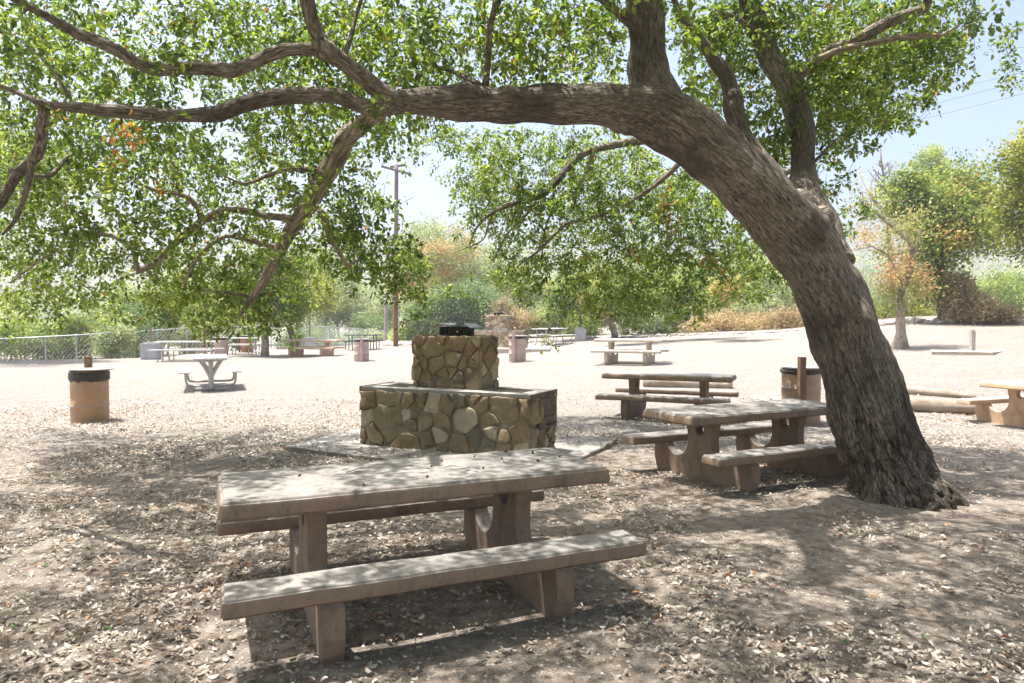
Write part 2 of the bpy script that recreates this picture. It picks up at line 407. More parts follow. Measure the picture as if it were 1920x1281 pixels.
def spray_leaves(C, A, n, length, size, jitter=.03, var=None):
    """C spray origins, A axis; n leaves along each"""
    Mx = len(C); A = A / np.linalg.norm(A, axis=1, keepdims=True)
    t = rng.random((Mx, n)) ** .8
    ln = length * rng.uniform(.6, 1.3, (Mx, 1))
    side = rng.normal(size=(Mx, n, 3)); side -= (side * A[:, None]).sum(-1, keepdims=True) * A[:, None]
    side /= np.linalg.norm(side, axis=-1, keepdims=True)
    P = C[:, None] + A[:, None] * (t * ln)[..., None] + side * jitter * rng.random((Mx, n, 1))
    # sprays bend down towards the tip
    P[..., 2] -= .25 * length * t ** 2
    D = A[:, None] * .5 + side * .9 + np.array([0, 0, -.25])
    Nn = rng.normal(size=(Mx, n, 3)) * .75 + np.array([0, 0, .9])
    sz = size * rng.uniform(.6, 1.25, (Mx, n))
    if var is None: var = rng.random(Mx)
    vv = np.clip(var[:, None] * .6 + rng.random((Mx, n)) * .4, 0, .955)
    return P.reshape(-1, 3), D.reshape(-1, 3), Nn.reshape(-1, 3), sz.reshape(-1), vv.reshape(-1)

# ------------------------------------------------------------------ the great oak
oak = empty('oak_tree', (3.35, 6.05, tz(3.35, 6.05)))
tag(oak, 'huge leaning oak with its thick bare limb arching left over the front picnic table', 'tree', 'trees of the picnic ground')
def pth(rows):
    P = [at(u, v, D) for u, v, D, wd in rows]
    Rr = [wd / 2 / F_PX * D for u, v, D, wd in rows]
    return P, Rr
def thin(k, rows): P, Q = pth(rows); return P, [q * k for q in Q]
main = thin(.915, [(1712, 1000, 6.15, 250), (1700, 965, 6.15, 200), (1676, 905, 6.17, 172), (1650, 840, 6.2, 158), (1629, 780, 6.2, 156), (1606, 700, 6.2, 148),
            (1583, 620, 6.2, 142), (1550, 540, 6.2, 134), (1515, 475, 6.15, 127), (1468, 418, 6.1, 128), (1403, 345, 6.0, 124), (1325, 280, 5.9, 120),
            (1262, 232, 5.85, 122), (1205, 203, 5.8, 104), (1150, 198, 5.75, 86), (1080, 197, 5.7, 78), (1000, 196, 5.65, 74), (925, 194, 5.6, 74),
            (843, 193, 5.55, 68), (780, 190, 5.5, 54), (720, 195, 5.45, 42)])
stem = thin(.94, [(1262, 225, 5.85, 90), (1235, 190, 5.85, 92), (1217, 150, 5.85, 80), (1213, 85, 5.85, 70), (1208, 20, 5.85, 72), (1190, -60, 5.7, 66), (1150, -190, 5.3, 56), (1080, -380, 4.7, 44)])
limb_l = thin(.9, [(740, 194, 5.45, 44), (690, 202, 5.5, 36), (633, 180, 5.5, 34), (570, 178, 5.5, 33), (500, 185, 5.5, 32), (450, 197, 5.45, 32), (410, 213, 5.4, 33), (333, 217, 5.3, 30), (267, 213, 5.2, 29), (200, 208, 5.1, 28),
              (140, 201, 5.0, 25), (100, 199, 5.0, 21), (67, 190, 5.0, 15), (33, 174, 5.0, 12), (-20, 155, 5.0, 10)])
limb_u = pth([(745, 192, 5.45, 40), (703, 165, 5.4, 34), (673, 140, 5.35, 34), (643, 117, 5.3, 34), (612, 95, 5.25, 36), (590, 55, 5.2, 32), (577, 5, 5.1, 29), (570, -60, 4.9, 26), (540, -180, 4.5, 18)])
limb_ul = pth([(605, 94, 5.25, 28), (583, 92, 5.2, 24), (533, 94, 5.15, 25), (483, 113, 5.1, 24), (433, 134, 5.0, 25), (393, 129, 5.0, 23), (333, 128, 4.9, 23), (288, 131, 4.9, 23), (258, 118, 4.85, 22), (217, 93, 4.8, 22),
               (183, 77, 4.8, 23), (150, 66, 4.75, 20), (110, 43, 4.7, 19), (67, 20, 4.6, 18), (20, -6, 4.6, 16), (-60, -40, 4.5, 12)])
stem_b = pth([(1445, 345, 6.25, 70), (1412, 292, 6.3, 46), (1390, 245, 6.35, 36), (1376, 205, 6.35, 37), (1373, 180, 6.4, 36), (1358, 138, 6.4, 28), (1338, 112, 6.4, 22), (1313, 72, 6.4, 17), (1284, 40, 6.4, 14), (1250, -30, 6.3, 10)])
stem_c = pth([(1560, 500, 6.35, 90), (1530, 420, 6.55, 74), (1508, 360, 6.75, 56), (1506, 310, 6.9, 48), (1503, 240, 7.0, 46), (1477, 170, 7.1, 42), (1437, 90, 7.1, 40), (1410, 25, 7.1, 38), (1395, -60, 7.0, 32), (1380, -250, 6.8, 22)])
limb_d = thin(.82, [(725, 200, 5.5, 34), (690, 225, 6.0, 40), (648, 262, 6.6, 44), (628, 302, 6.8, 45), (602, 345, 7.0, 45), (573, 392, 7.2, 40), (548, 428, 7.3, 34), (528, 465, 7.4, 29), (508, 500, 7.5, 24), (490, 535, 7.6, 19), (466, 568, 7.7, 14), (450, 595, 7.8, 9)])
big = [main, stem, limb_l, limb_u, limb_ul, stem_b, stem_c, limb_d]
bmA_V, bmA_F, CL = [], [], []
for si, (P, Rr) in enumerate(big):
    v, f, T = tube_data(P, Rr, 20, .08, .0 if si else .05, True, si)
    o = len(bmA_V); bmA_V += v; bmA_F += [tuple(i + o for i in q) for q in f]
    for t in T: CL.append((si, t))
# buttress roots
for a, ln, r0 in ((-2.7, .30, .12), (-2.2, .26, .11), (-1.7, .24, .12), (-1.2, .2, .12), (-.75, .26, .09), (2.6, .3, .13), (1.5, .3, .14)):
    b0 = main[0][1] + Vector((0, 0, .12)); d = Vector((math.cos(a), math.sin(a), 0))
    p1 = b0 + d * .26 + Vector((-.05, 0, .14)); p2 = b0 + d * (.28 + ln * .4); p3 = b0 + d * (.28 + ln * .75)
    p2.z = tz(p2.x, p2.y) + .03; p3.z = tz(p3.x, p3.y) - .08
    v, f, T = tube_data([p1, p2, p3], [r0 * 1.15, r0 * .8, r0 * .4], 14, .06, 0, True, 1)
    o = len(bmA_V); bmA_V += v; bmA_F += [tuple(i + o for i in q) for q in f]
# burls and knots on the limb and stem
def knot(u, v, D, r, sq=(1, 1, 1)):
    bm = bmesh.new(); bmesh.ops.create_icosphere(bm, subdivisions=2, radius=r); c = at(u, v, D)
    o = len(bmA_V)
    for q in bm.verts: bmA_V.append(c + Vector((q.co.x * sq[0], q.co.y * sq[1], q.co.z * sq[2])))
    for fa in bm.faces: bmA_F.append(tuple(q.index + o for q in fa.verts))
    bm.free()
for k in ((955, 178, 5.52, .09), (870, 180, 5.47, .10), (905, 176, 5.62, .08), (1375, 182, 6.35, .075), (1500, 385, 6.4, .15), (1535, 415, 6.3, .15),
          (1595, 740, 6.12, .13), (1160, 225, 5.72, .10), (610, 95, 5.2, .09), (1180, 222, 5.76, .12)): knot(*k)
me = bpy.data.meshes.new('tmp'); me.from_pydata([tuple(v) for v in bmA_V], [], bmA_F); me.update()
tmp = bpy.data.objects.new('tmp', me); COL.objects.link(tmp)
md = tmp.modifiers.new('r', 'REMESH'); md.mode = 'VOXEL'; md.voxel_size = .0125
md2 = tmp.modifiers.new('s', 'SMOOTH'); md2.iterations = 6; md2.factor = .5
dg = bpy.context.evaluated_depsgraph_get(); dg.update()
tme = bpy.data.meshes.new_from_object(tmp.evaluated_get(dg)); bpy.data.objects.remove(tmp)
tme.name = 'trunk'
nvt = len(tme.vertices); co = np.empty(nvt * 3, np.float32); tme.vertices.foreach_get('co', co); co = co.reshape(-1, 3).astype(np.float64)
nr = np.empty(nvt * 3, np.float32); tme.vertex_normals.foreach_get('vector', nr); nr = nr.reshape(-1, 3)
CP_ = np.array([t[0] for s_, t in CL]); CN = np.array([t[2] for s_, t in CL]); CB = np.array([t[3] for s_, t in CL]); CR = np.array([t[4] for s_, t in CL]); CS = np.array([t[5] for s_, t in CL]); CI = np.array([s_ for s_, t in CL])
idx = np.empty(nvt, int)
for a in range(0, nvt, 20000):
    d = np.linalg.norm(co[a:a + 20000, None, :] - CP_[None], axis=2) - CR[None]
    idx[a:a + 20000] = d.argmin(1)
rel = co - CP_[idx]; cn = (rel * CN[idx]).sum(1); cb = (rel * CB[idx]).sum(1); ln = np.hypot(cn, cb) + 1e-6
ct = np.cross(CN, CB)[idx]; ss = CS[idx] + (rel * ct).sum(1)
Rr_ = CR[idx]
bc = np.stack([cn / ln * Rr_ + CI[idx] * 5, cb / ln * Rr_, ss * .17], 1)
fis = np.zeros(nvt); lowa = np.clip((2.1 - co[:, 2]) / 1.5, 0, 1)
for i in range(nvt):
    b = bc[i]; r = Rr_[i]
    if r < .03: continue
    v = Vector(b)
    wv = noise.noise(v * 6.0) * .03
    q = Vector((b[0] + wv, b[1] - wv, b[2] + wv))
    n1 = abs(noise.noise(Vector((q.x, q.y, q.z * .75)) * 33.0)); n2 = abs(noise.noise(Vector((q.x, q.y, q.z * .8)) * 15 + Vector((9, 1, 4))))
    low = min(1.0, max(0.0, (1.9 - co[i, 2]) / 1.3))         # deeper furrows on the lower stem
    fur = max(0.0, 1 - n1 / .13) * .7 + max(0.0, 1 - n2 / .09) * (.35 + .65 * low)
    # cross cracks
    q2 = Vector((b[0] * .5, b[1] * .5, b[2] * 4.2)); n3 = abs(noise.noise(q2 * 13.0)); fur2 = max(0.0, 1 - n3 / .07) * .45 * low
    lump = noise.noise(Vector(co[i]) * 3.4) * .05 * min(1, r / .2) + noise.noise(Vector(co[i]) * 11) * (.006 + .010 * low) * min(1, r / .15)
    f = min(1.0, fur * .7 + fur2); fis[i] = f
    amp = min(.022, r * .065) * (.30 + .85 * low)
    co[i] += nr[i] * (lump - f * amp)
tme.vertices.foreach_set('co', co.astype(np.float32).ravel())
a = tme.attributes.new('barkco', 'FLOAT_VECTOR', 'POINT'); a.data.foreach_set('vector', bc.astype(np.float32).ravel())
a = tme.attributes.new('fis', 'FLOAT', 'POINT'); a.data.foreach_set('value', fis.astype(np.float32))
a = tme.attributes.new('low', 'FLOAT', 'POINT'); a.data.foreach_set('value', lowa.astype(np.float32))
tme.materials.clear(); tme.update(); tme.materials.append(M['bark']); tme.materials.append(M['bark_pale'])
fv = np.empty(len(tme.loops), np.int32); tme.loops.foreach_get('vertex_index', fv); ls = np.empty(len(tme.polygons), np.int32); tme.polygons.foreach_get('loop_start', ls)
tme.polygons.foreach_set('material_index', (CI[idx[fv[ls]]] == 7).astype(np.int32))
root_loc = oak.location.copy()
def keep(o, par):      # parent without moving
    o.parent = par; o.matrix_parent_inverse = Matrix.Translation(-par.location); return o
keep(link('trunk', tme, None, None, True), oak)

br = [
    [(83, 203, 5.0, 20), (77, 250, 5.1, 21), (67, 293, 5.2, 20), (33, 327, 5.3, 18), (0, 383, 5.4, 16), (-40, 430, 5.5, 12)],
    [(60, 300, 5.2, 14), (48, 360, 5.3, 10), (30, 410, 5.5, 8), (5, 440, 5.6, 5)],
    [(550, 412, 7.2, 15), (520, 407, 7.2, 14), (500, 406, 7.2, 13), (467, 397, 7.2, 13), (433, 394, 7.2, 13), (393, 407, 7.2, 15), (350, 437, 7.2, 14), (317, 467, 7.2, 13), (293, 492, 7.3, 12), (257, 510, 7.3, 9)],
    [(378, 412, 7.2, 13), (372, 390, 7.2, 12), (358, 375, 7.2, 11), (333, 363, 7.1, 10), (293, 357, 7.0, 8), (250, 340, 6.9, 5)],
    [(338, 362, 7.1, 8), (330, 330, 7.0, 6), (318, 290, 6.9, 4)],
    [(524, 464, 7.4, 11), (500, 460, 7.4, 10), (477, 453, 7.4, 10), (445, 446, 7.4, 8), (423, 443, 7.4, 8), (390, 463, 7.3, 7), (360, 500, 7.3, 6), (345, 540, 7.3, 4)],
    [(257, 508, 7.3, 10), (250, 470, 7.3, 9), (227, 450, 7.3, 9), (197, 440, 7.3, 8), (150, 447, 7.3, 8), (110, 467, 7.3, 6), (60, 500, 7.3, 4), (20, 530, 7.3, 3)],
    [(470, 556, 7.7, 8), (450, 553, 7.7, 7), (427, 550, 7.7, 7), (405, 548, 7.7, 6), (383, 543, 7.7, 5)],
    [(600, 395, 7.2, 12), (612, 420, 7.3, 12), (620, 450, 7.4, 10), (640, 480, 7.5, 9), (652, 498, 7.5, 8), (675, 485, 7.5, 4)],
    [(910, 172, 5.6, 16), (911, 150, 5.6, 14), (916, 100, 5.6, 12), (917, 60, 5.5, 12), (926, 20, 5.5, 12), (942, -20, 5.4, 11), (960, -90, 5.2, 8)],
    [(905, 165, 5.6, 14), (880, 150, 5.7, 12), (850, 135, 5.9, 8), (800, 120, 6.1, 5)],
    [(1500, 420, 7.0, 34), (1440, 330, 7.8, 26), (1340, 280, 8.6, 20), (1230, 262, 9.3, 16), (1130, 277, 9.6, 14), (1085, 295, 9.6, 13), (1047, 337, 9.6, 12), (1020, 363, 9.6, 12), (990, 374, 9.6, 10), (960, 384, 9.6, 8), (925, 398, 9.6, 6), (895, 425, 9.6, 4), (880, 460, 9.6, 3)],
    [(1112, 283, 9.6, 9), (1105, 310, 9.6, 8), (1094, 335, 9.6, 7), (1082, 358, 9.6, 5), (1075, 395, 9.6, 3)],
    [(975, 380, 9.6, 6), (945, 385, 9.6, 5), (920, 410, 9.6, 4), (905, 450, 9.6, 3), (860, 470, 9.6, 2.5)],
    [(1015, 366, 9.6, 7), (985, 405, 9.6, 5), (950, 440, 9.6, 4), (925, 490, 9.6, 3)],
    [(1040, 345, 9.6, 7), (1035, 390, 9.6, 5), (1020, 440, 9.6, 4), (1015, 500, 9.6, 3)],
    [(1060, 420, 9.5, 8), (1040, 440, 9.5, 6), (1010, 470, 9.5, 5), (970, 500, 9.5, 3)],
    [(1300, 275, 8.8, 12), (1250, 330, 9.2, 10), (1180, 380, 9.4, 8), (1120, 405, 9.5, 7), (1060, 420, 9.5, 6)],
    [(1483, 165, 7.1, 24), (1497, 145, 7.0, 20), (1527, 116, 6.9, 16), (1570, 95, 6.8, 13), (1610, 86, 6.75, 12), (1647, 78, 6.7, 11), (1698, 69, 6.6, 10), (1740, 68, 6.6, 8), (1765, 66, 6.6, 6), (1800, 46, 6.6, 4)],
    [(1497, 145, 7.0, 20), (1540, 105, 6.9, 22), (1604, 76, 6.8, 24), (1655, 47, 6.7, 22), (1700, 28, 6.6, 20), (1732, 16, 6.6, 18), (1740, -10, 6.5, 15), (1735, -60, 6.3, 12)],
    [(1484, 345, 6.8, 10), (1530, 300, 6.8, 7), (1570, 260, 6.7, 4)],
    [(1430, 75, 7.1, 12), (1390, 40, 7.0, 9), (1350, 20, 6.9, 6)],
    [(640, 118, 5.3, 12), (655, 80, 5.4, 10), (665, 40, 5.5, 8), (680, -10, 5.5, 6)],
    [(130, 180, 5.0, 7), (110, 150, 5.0, 6), (85, 115, 5.0, 4), (50, 90, 5.0, 3)],
    [(500, 330, 6.6, 8), (540, 318, 6.7, 8), (600, 320, 6.9, 9)],
    [(500, 330, 6.6, 8), (460, 345, 6.6, 5), (420, 330, 6.6, 3)],
    [(20, 620 - 300, 5.6, 12), (90, 330, 6.0, 9), (130, 290, 6.2, 6)],
    [(1180, 40, 5.85, 22), (1140, 10, 5.7, 16), (1110, -20, 5.6, 12)],
]
for b in br:
    P, Rr = pth(b); o = tubes('branch', [(P, [max(r, .006) for r in Rr])], M['bark_pale'] if b[0][2] > 7 else M['bark'], None, 9, .06, .12)
    keep(o, oak)

# foliage density seen over the picnic ground, 40 px cells (rows from the top, columns from the left)
DENS = [
 "777775557777777777777477777774446777777777777700",
 "777774457777777777777577777773338887677777777304",
 "777777777777777777777777777771126666447888886203",
 "777777777777777777777755555561115555588888664003",
 "666666665556667777776000000000006635588888540000",
 "777777776677777777777000000000000545588888400000",
 "777777777777777766655666666665000534777730000000",
 "777777777777777753111377777777700036644000000000",
 "666666666666666564001688888888888000554300000000",
 "666655555555556477300388888888888800005430000000",
 "666666666666644884100166666777777770000200000000",
 "666666666667745888850016666777777777300000000000",
 "666666477777876678773016666777777777660000000000",
 "666644477777783000763111555666666333330000000000",
 "555333166666630000030000044555555100000000000000",
 "200000000333330000000000010000000000000000000000",
]
TRUNKS = []
def trunk_clear(u, v):
    return False
def spray_cloud():
    C, A, Vr, near = [], [], [], []
    leafA = .045 * .026 * .62 * .5
    for r, row in enumerate(DENS):
        for c, ch in enumerate(row):
            d = int(ch)
            if d == 0: continue
            u0, v0 = c * 40, r * 40
            for layer in range(2):
                if v0 < 240 and u0 < 1300: rgD = (5.6, 9.5) if layer else (4.2, 5.3)
                elif u0 < 800: rgD = (6.4, 10.2) if layer else (5.6, 6.6)
                elif u0 < 1300: rgD = (9.0, 12.0) if v0 < 440 else (9.2, 11.4)
                else: rgD = (6.7, 9.2) if v0 < 360 else (8.5, 11.0)
                if r >= 12: rgD = (max(rgD[0], 7.6), 10.6) if u0 < 800 else (9.0, 11.2)
                share = .93 if layer else .07
                if v0 < 240 and u0 < 700 and not layer: share = .05
                cov = d / 9.6; tau = -math.log(1 - cov) * (1.9 if u0 > 1280 and v0 < 400 else (1.45 if v0 < 480 else 1.65))
                Dm = (rgD[0] + rgD[1]) / 2
                area = (40 / F_PX * Dm) ** 2
                n = tau * share * area / (20 * leafA * 1.35)
                n = int(n) + (random.random() < n - int(n))
                k = 0
                for tr in range(n * 8):
                    if k >= n: break
                    D = random.uniform(*rgD); u = u0 + random.uniform(0, 40); v = v0 + random.uniform(0, 40)
                    p = at(u, v, D)
                    q = 1.2 * noise.noise(p * 1.3) + .6 * noise.noise(p * 3.4 + Vector((3, 1, 7)))
                    if q < random.uniform(-.12, .16): continue
                    k += 1; C.append(p); Vr.append(min(1, max(0, .45 + q * .5 + random.uniform(-.2, .2))))
    return C, Vr
C, Vr = spray_cloud()
n_in = len(C)
C = np.array(C); Vr = np.array(Vr)
A = unit(len(C)); A[:, 2] = A[:, 2] * .6 - .25
# pull the origin back so that the spray's middle sits on the sampled point
A /= np.linalg.norm(A, axis=1, keepdims=True)
P1 = spray_leaves(C - A * .10, A, 20, .25, .055, .045, Vr)
# twigs of the sprays
def twigs(C, A, ln, r):
    n = len(C); e = C + A * ln; e[:, 2] -= .2 * ln
    s = np.cross(A, np.array([0, 0, 1.0])); s /= np.linalg.norm(s, axis=1, keepdims=True) + 1e-9
    t = np.cross(A, s)
    V = np.stack([C + s * r, C - s * r * .5 + t * r * .87, C - s * r * .5 - t * r * .87, e], 1).reshape(-1, 3)
    o = np.arange(n)[:, None] * 4
    L = (o + np.array([[0, 1, 3, 1, 2, 3, 2, 0, 3]])).reshape(-1)
    return V, L
VT, LT = twigs(C - A * .2, A, .34, .0028)
o = npmesh('twig', VT, LT, 3, M['twig'], None); keep(o, oak)
# rest of the crown: overhead and behind the viewpoint, where it shades the front of the picnic ground
C2, V2 = [], []
cnt = 0
while len(C2) < 14500 and cnt < 400000:
    cnt += 1
    gx, gy = random.uniform(-7.5, 8.5), random.uniform(-4, 9.8)
    z = random.uniform(3.3, 6.8)
    p = Vector((gx - .28 * z, gy + .13 * z, z))
    if p.y > .3:
        u, v, d = px(*p)
        if v > -25 and -60 < u < 1980: continue
    elif p.y > -.6 and z < 3.3: continue
    # shade target density on the ground
    lim = -.10
    if gx > 1.0 and gy < 5: lim = -.34
    if gx < -.5 and gy < 3.6: lim = .0
    if 1.6 < gx < 4.6 and 2.9 < gy < 5.6: lim = -.7
    if gx < -2 and gy > 8.2: lim = .12
    if gx > 6.3: lim = .12
    q = noise.noise(Vector((gx, gy, 0)) * .8) * .85 + .65 * noise.noise(Vector((gx, gy, 3)) * 3.0)
    if q < lim + random.uniform(-.10, .10): continue
    C2.append(p); V2.append(random.random())
C2 = np.array(C2); A2 = unit(len(C2)); A2[:, 2] = A2[:, 2] * .5 - .2
P2 = spray_leaves(C2 - A2 * .13, A2, 20, .34, .057, .05, np.array(V2))
PP = [np.concatenate([a_, b_]) for a_, b_ in zip(P1, P2)]
vv = PP[4].copy(); pos = PP[0]
# scattered dead sprigs
dead = np.array([at(*d) for d in ((225, 235, 4.9), (238, 255, 4.9), (222, 275, 4.9), (260, 262, 4.9), (85, 195, 4.7), (690, 180, 5.2), (912, 300, 8.9), (1260, 420, 9.4), (1245, 370, 9.4), (870, 455, 10), (1190, 480, 9.4), (295, 350, 6.8), (1330, 500, 9.2), (1090, 465, 9.6), (215, 300, 5.0))])
for d_ in dead:
    mk = (np.linalg.norm(pos - d_, axis=1) < .09 + .010 * d_[1]) & (rng.random(len(vv)) < .5)
    vv[mk] = .972
mk = rng.random(len(vv)) < .006; vv[mk] = .98
o = leaves('crown', PP[0], PP[1], PP[2], PP[3], M['oak_leaf'], None, vv, 2); keep(o, oak)
# dead leaf clusters hanging near the left limb
dl = np.repeat(dead[:4], 9, axis=0) + rng.normal(size=(36, 3)) * np.array([.05, .05, .09])
o = leaves('dead_leaves', dl, np.tile([0, 0, -1.0], (36, 1)) + rng.normal(size=(36, 3)) * .35, unit(36), np.full(36, .05), M['oak_leaf'], None, rng.uniform(.96, 1, 36), 2); keep(o, oak)
print('oak sprays', n_in, len(C2), 'trunk verts', nvt)

# ------------------------------------------------------------------ concrete picnic tables
def support_profile():
    pts = []
    def arc(cy, cz, r, a0, a1, n=10):
        return [(cy + r * math.cos(R(a0 + (a1 - a0) * i / n)), cz + r * math.sin(R(a0 + (a1 - a0) * i / n))) for i in range(n + 1)]
    half = [(.22, .676), (.195, .62), (.178, .54), (.172, .47)]
    half += arc(.345, .44, .172, 180, 325, 14)      # U-shaped cut between column and bench foot
    half += [(.505, .369), (.672, .369), (.695, .33), (.706, .26), (.70, .19), (.672, .11), (.625, .03), (.57, -.05)]
    left = [(-y, z) for y, z in half]
    return half + left[::-1]
def make_support(parent, X, th, mat, hole=True):
    prof = support_profile(); bm = bmesh.new()
    f = bm.faces.new([bm.verts.new((X - th / 2, y, z)) for y, z in prof])
    # triangulated fill with the round hole cut by a boolean afterwards
    ex = bmesh.ops.extrude_face_region(bm, geom=[f])
    bmesh.ops.translate(bm, verts=[v for v in ex['geom'] if isinstance(v, bmesh.types.BMVert)], vec=(th, 0, 0))
    bmesh.ops.recalc_face_normals(bm, faces=bm.faces)
    me = bpy.data.meshes.new('s'); bm.to_mesh(me); bm.free()
    o = bpy.data.objects.new('s', me); COL.objects.link(o)
    bm = bmesh.new(); bmesh.ops.create_cone(bm, segments=28, radius1=.058, radius2=.058, depth=.5, cap_ends=True, matrix=Matrix.Translation((X, 0, .575)) @ Matrix.Rotation(R(90), 4, 'Y'))
    me2 = bpy.data.meshes.new('c'); bm.to_mesh(me2); bm.free()
    c = bpy.data.objects.new('c', me2); COL.objects.link(c)
    m = o.modifiers.new('b', 'BOOLEAN'); m.object = c; m.operation = 'DIFFERENCE'
    m3 = o.modifiers.new('v', 'BEVEL'); m3.width = .009; m3.segments = 2; m3.limit_method = 'ANGLE'; m3.angle_limit = R(50)
    dg = bpy.context.evaluated_depsgraph_get(); dg.update()
    out = bpy.data.meshes.new_from_object(o.evaluated_get(dg))
    bpy.data.objects.remove(o); bpy.data.objects.remove(c)
    return link('support', out, mat, parent)
def slab_mesh(name, L, W, z0, z1, y0, mat, parent, ins=.012, bev=.01):
    nx, ny = max(2, int(L / .08)), max(2, int(W / .08))
    bm = bmesh.new()
    bx(bm, -L / 2, L / 2, y0 - W / 2, y0 + W / 2, z0, z1)
    for v in bm.verts:
        if v.co.z > (z0 + z1) / 2:
            v.co.x *= (L / 2 - ins) / (L / 2); v.co.y = y0 + (v.co.y - y0) * (W / 2 - ins) / (W / 2)
    bmesh.ops.bevel(bm, geom=list(bm.edges), offset=bev, segments=3, affect='EDGES')
    bmesh.ops.subdivide_edges(bm, edges=[e for e in bm.edges if e.calc_length() > .5], cuts=44, use_grid_fill=True)
    for v in bm.verts:
        v.co += Vector((noise.noise(v.co * 31), noise.noise(v.co * 31 + Vector((4, 4, 4))), noise.noise(v.co * 31 + Vector((8, 8, 8))))) * .0014
        k = noise.noise(Vector((v.co.x, v.co.y, 0)) * 5 + Vector((y0, 3, 1))) * .004; v.co.z += k; v.co.y += noise.noise(v.co * 6) * .003
        v.co.x += noise.noise(v.co * 7 + Vector((5, 5, 5))) * .003
    o = bm_obj(name, bm, mat, parent, smooth=True); o.modifiers.new('wn', 'WEIGHTED_NORMAL').keep_sharp = False; return o
def concrete_table(loc, yaw, label, mat='conc', L=2.067, group='concrete picnic tables'):
    t = empty('picnic_table', loc, yaw); tag(t, label, 'picnic table', group)
    m = M[mat]
    slab_mesh('tabletop', L, .747, .674, .76, 0, m, t, .014, .014)
    for s in (-1, 1):
        slab_mesh('bench_seat', L, .245, .368, .447, s * .616, m, t, .009, .012)
        make_support(t, s * L * .275, .10, m)
    return t
concrete_table((-.529, 3.95, 0), .403, 'large weathered concrete picnic table in the foreground, dappled top strewn with twigs')
concrete_table((2.38, 7.197, -.047), .455, 'concrete picnic table tucked against the leaning oak trunk, round holes in its supports')
concrete_table((2.557, 11.614, -.05), -.406, 'concrete picnic table beyond the trunk table, its top speckled with fallen leaves')
p = at(1175, 672, 21.3)
concrete_table((p.x + .1, 21.3, tz(p.x, 21.3) - .03), -.38, 'pale sunlit concrete picnic table out on the open slope below the leaning tree', 'conc_white')
p = at(578, 665, 30)
concrete_table((p.x, 30.5, tz(p.x, 30.5) - .05), -.12, 'tan concrete picnic table before the chain link fence, in full sun', 'conc_tan', 2.5)
# table cut by the right edge of the frame
a = at(1838, 722, 7.62)
concrete_table((8.38, 11.16, -.13), .385, 'sunlit concrete picnic table cut off by the right edge of the picture', 'conc_tan')

# litter lying on the front table top: each bit is its own small thing
Tm = Matrix.Translation((-.529, 3.95, 0)) @ Matrix.Rotation(.403, 4, 'Z')
for i, (x, y) in enumerate([(.10, .05), (.42, .22), (.55, .10), (.72, -.05), (.80, .2), (.66, .3), (-.35, -.26), (.0, -.2), (-.62, .1), (.35, -.12), (.2, .18), (.9, .02)]):
    bm = bmesh.new(); bmesh.ops.create_icosphere(bm, subdivisions=2, radius=.006 + .004 * random.random())
    for v in bm.verts:
        v.co.x *= 1.35; v.co *= 1 + .25 * noise.noise(v.co * 90 + Vector((i, 0, 0)))
    p = Tm @ Vector((x, y, .768))
    o = bm_obj('acorn', bm, M['acorn'], None, True); o.location = p; o.rotation_euler = (0, .3, random.uniform(0, 6))
    tag(o, 'small brown acorn lying on the front table top', 'acorn', 'acorns on the front table')
TW = [(.78, .24, .16, .3), (-.38, .06, .13, .9), (.52, -.02, .09, 2.4), (.15, -.02, .08, .2), (.62, .16, .07, 1.4)]
for i, (x, y, ln, a) in enumerate(TW):
    p = Tm @ Vector((x, y, .767)); d = Vector((math.cos(a), math.sin(a), 0))
    o = tubes('twig', [([Vector((0, 0, 0)), d * ln * .5 + Vector((.01, .012, .006)), d * ln], [.0025, .002, .0012]),
                       ([d * ln * .45, d * ln * .6 + Vector((-.02, .03, .008))], [.0016, .001])], M['twig'], None, 5)
    o.location = p
    tag(o, ['long forked twig near the far right end of the front table top', 'curved twig on the left half of the front table top', 'short twig right of centre on the front table top', 'short straight twig at the middle of the front table top', 'tiny twig among acorns on the right of the front table top'][i], 'twig', 'twigs on the front table')

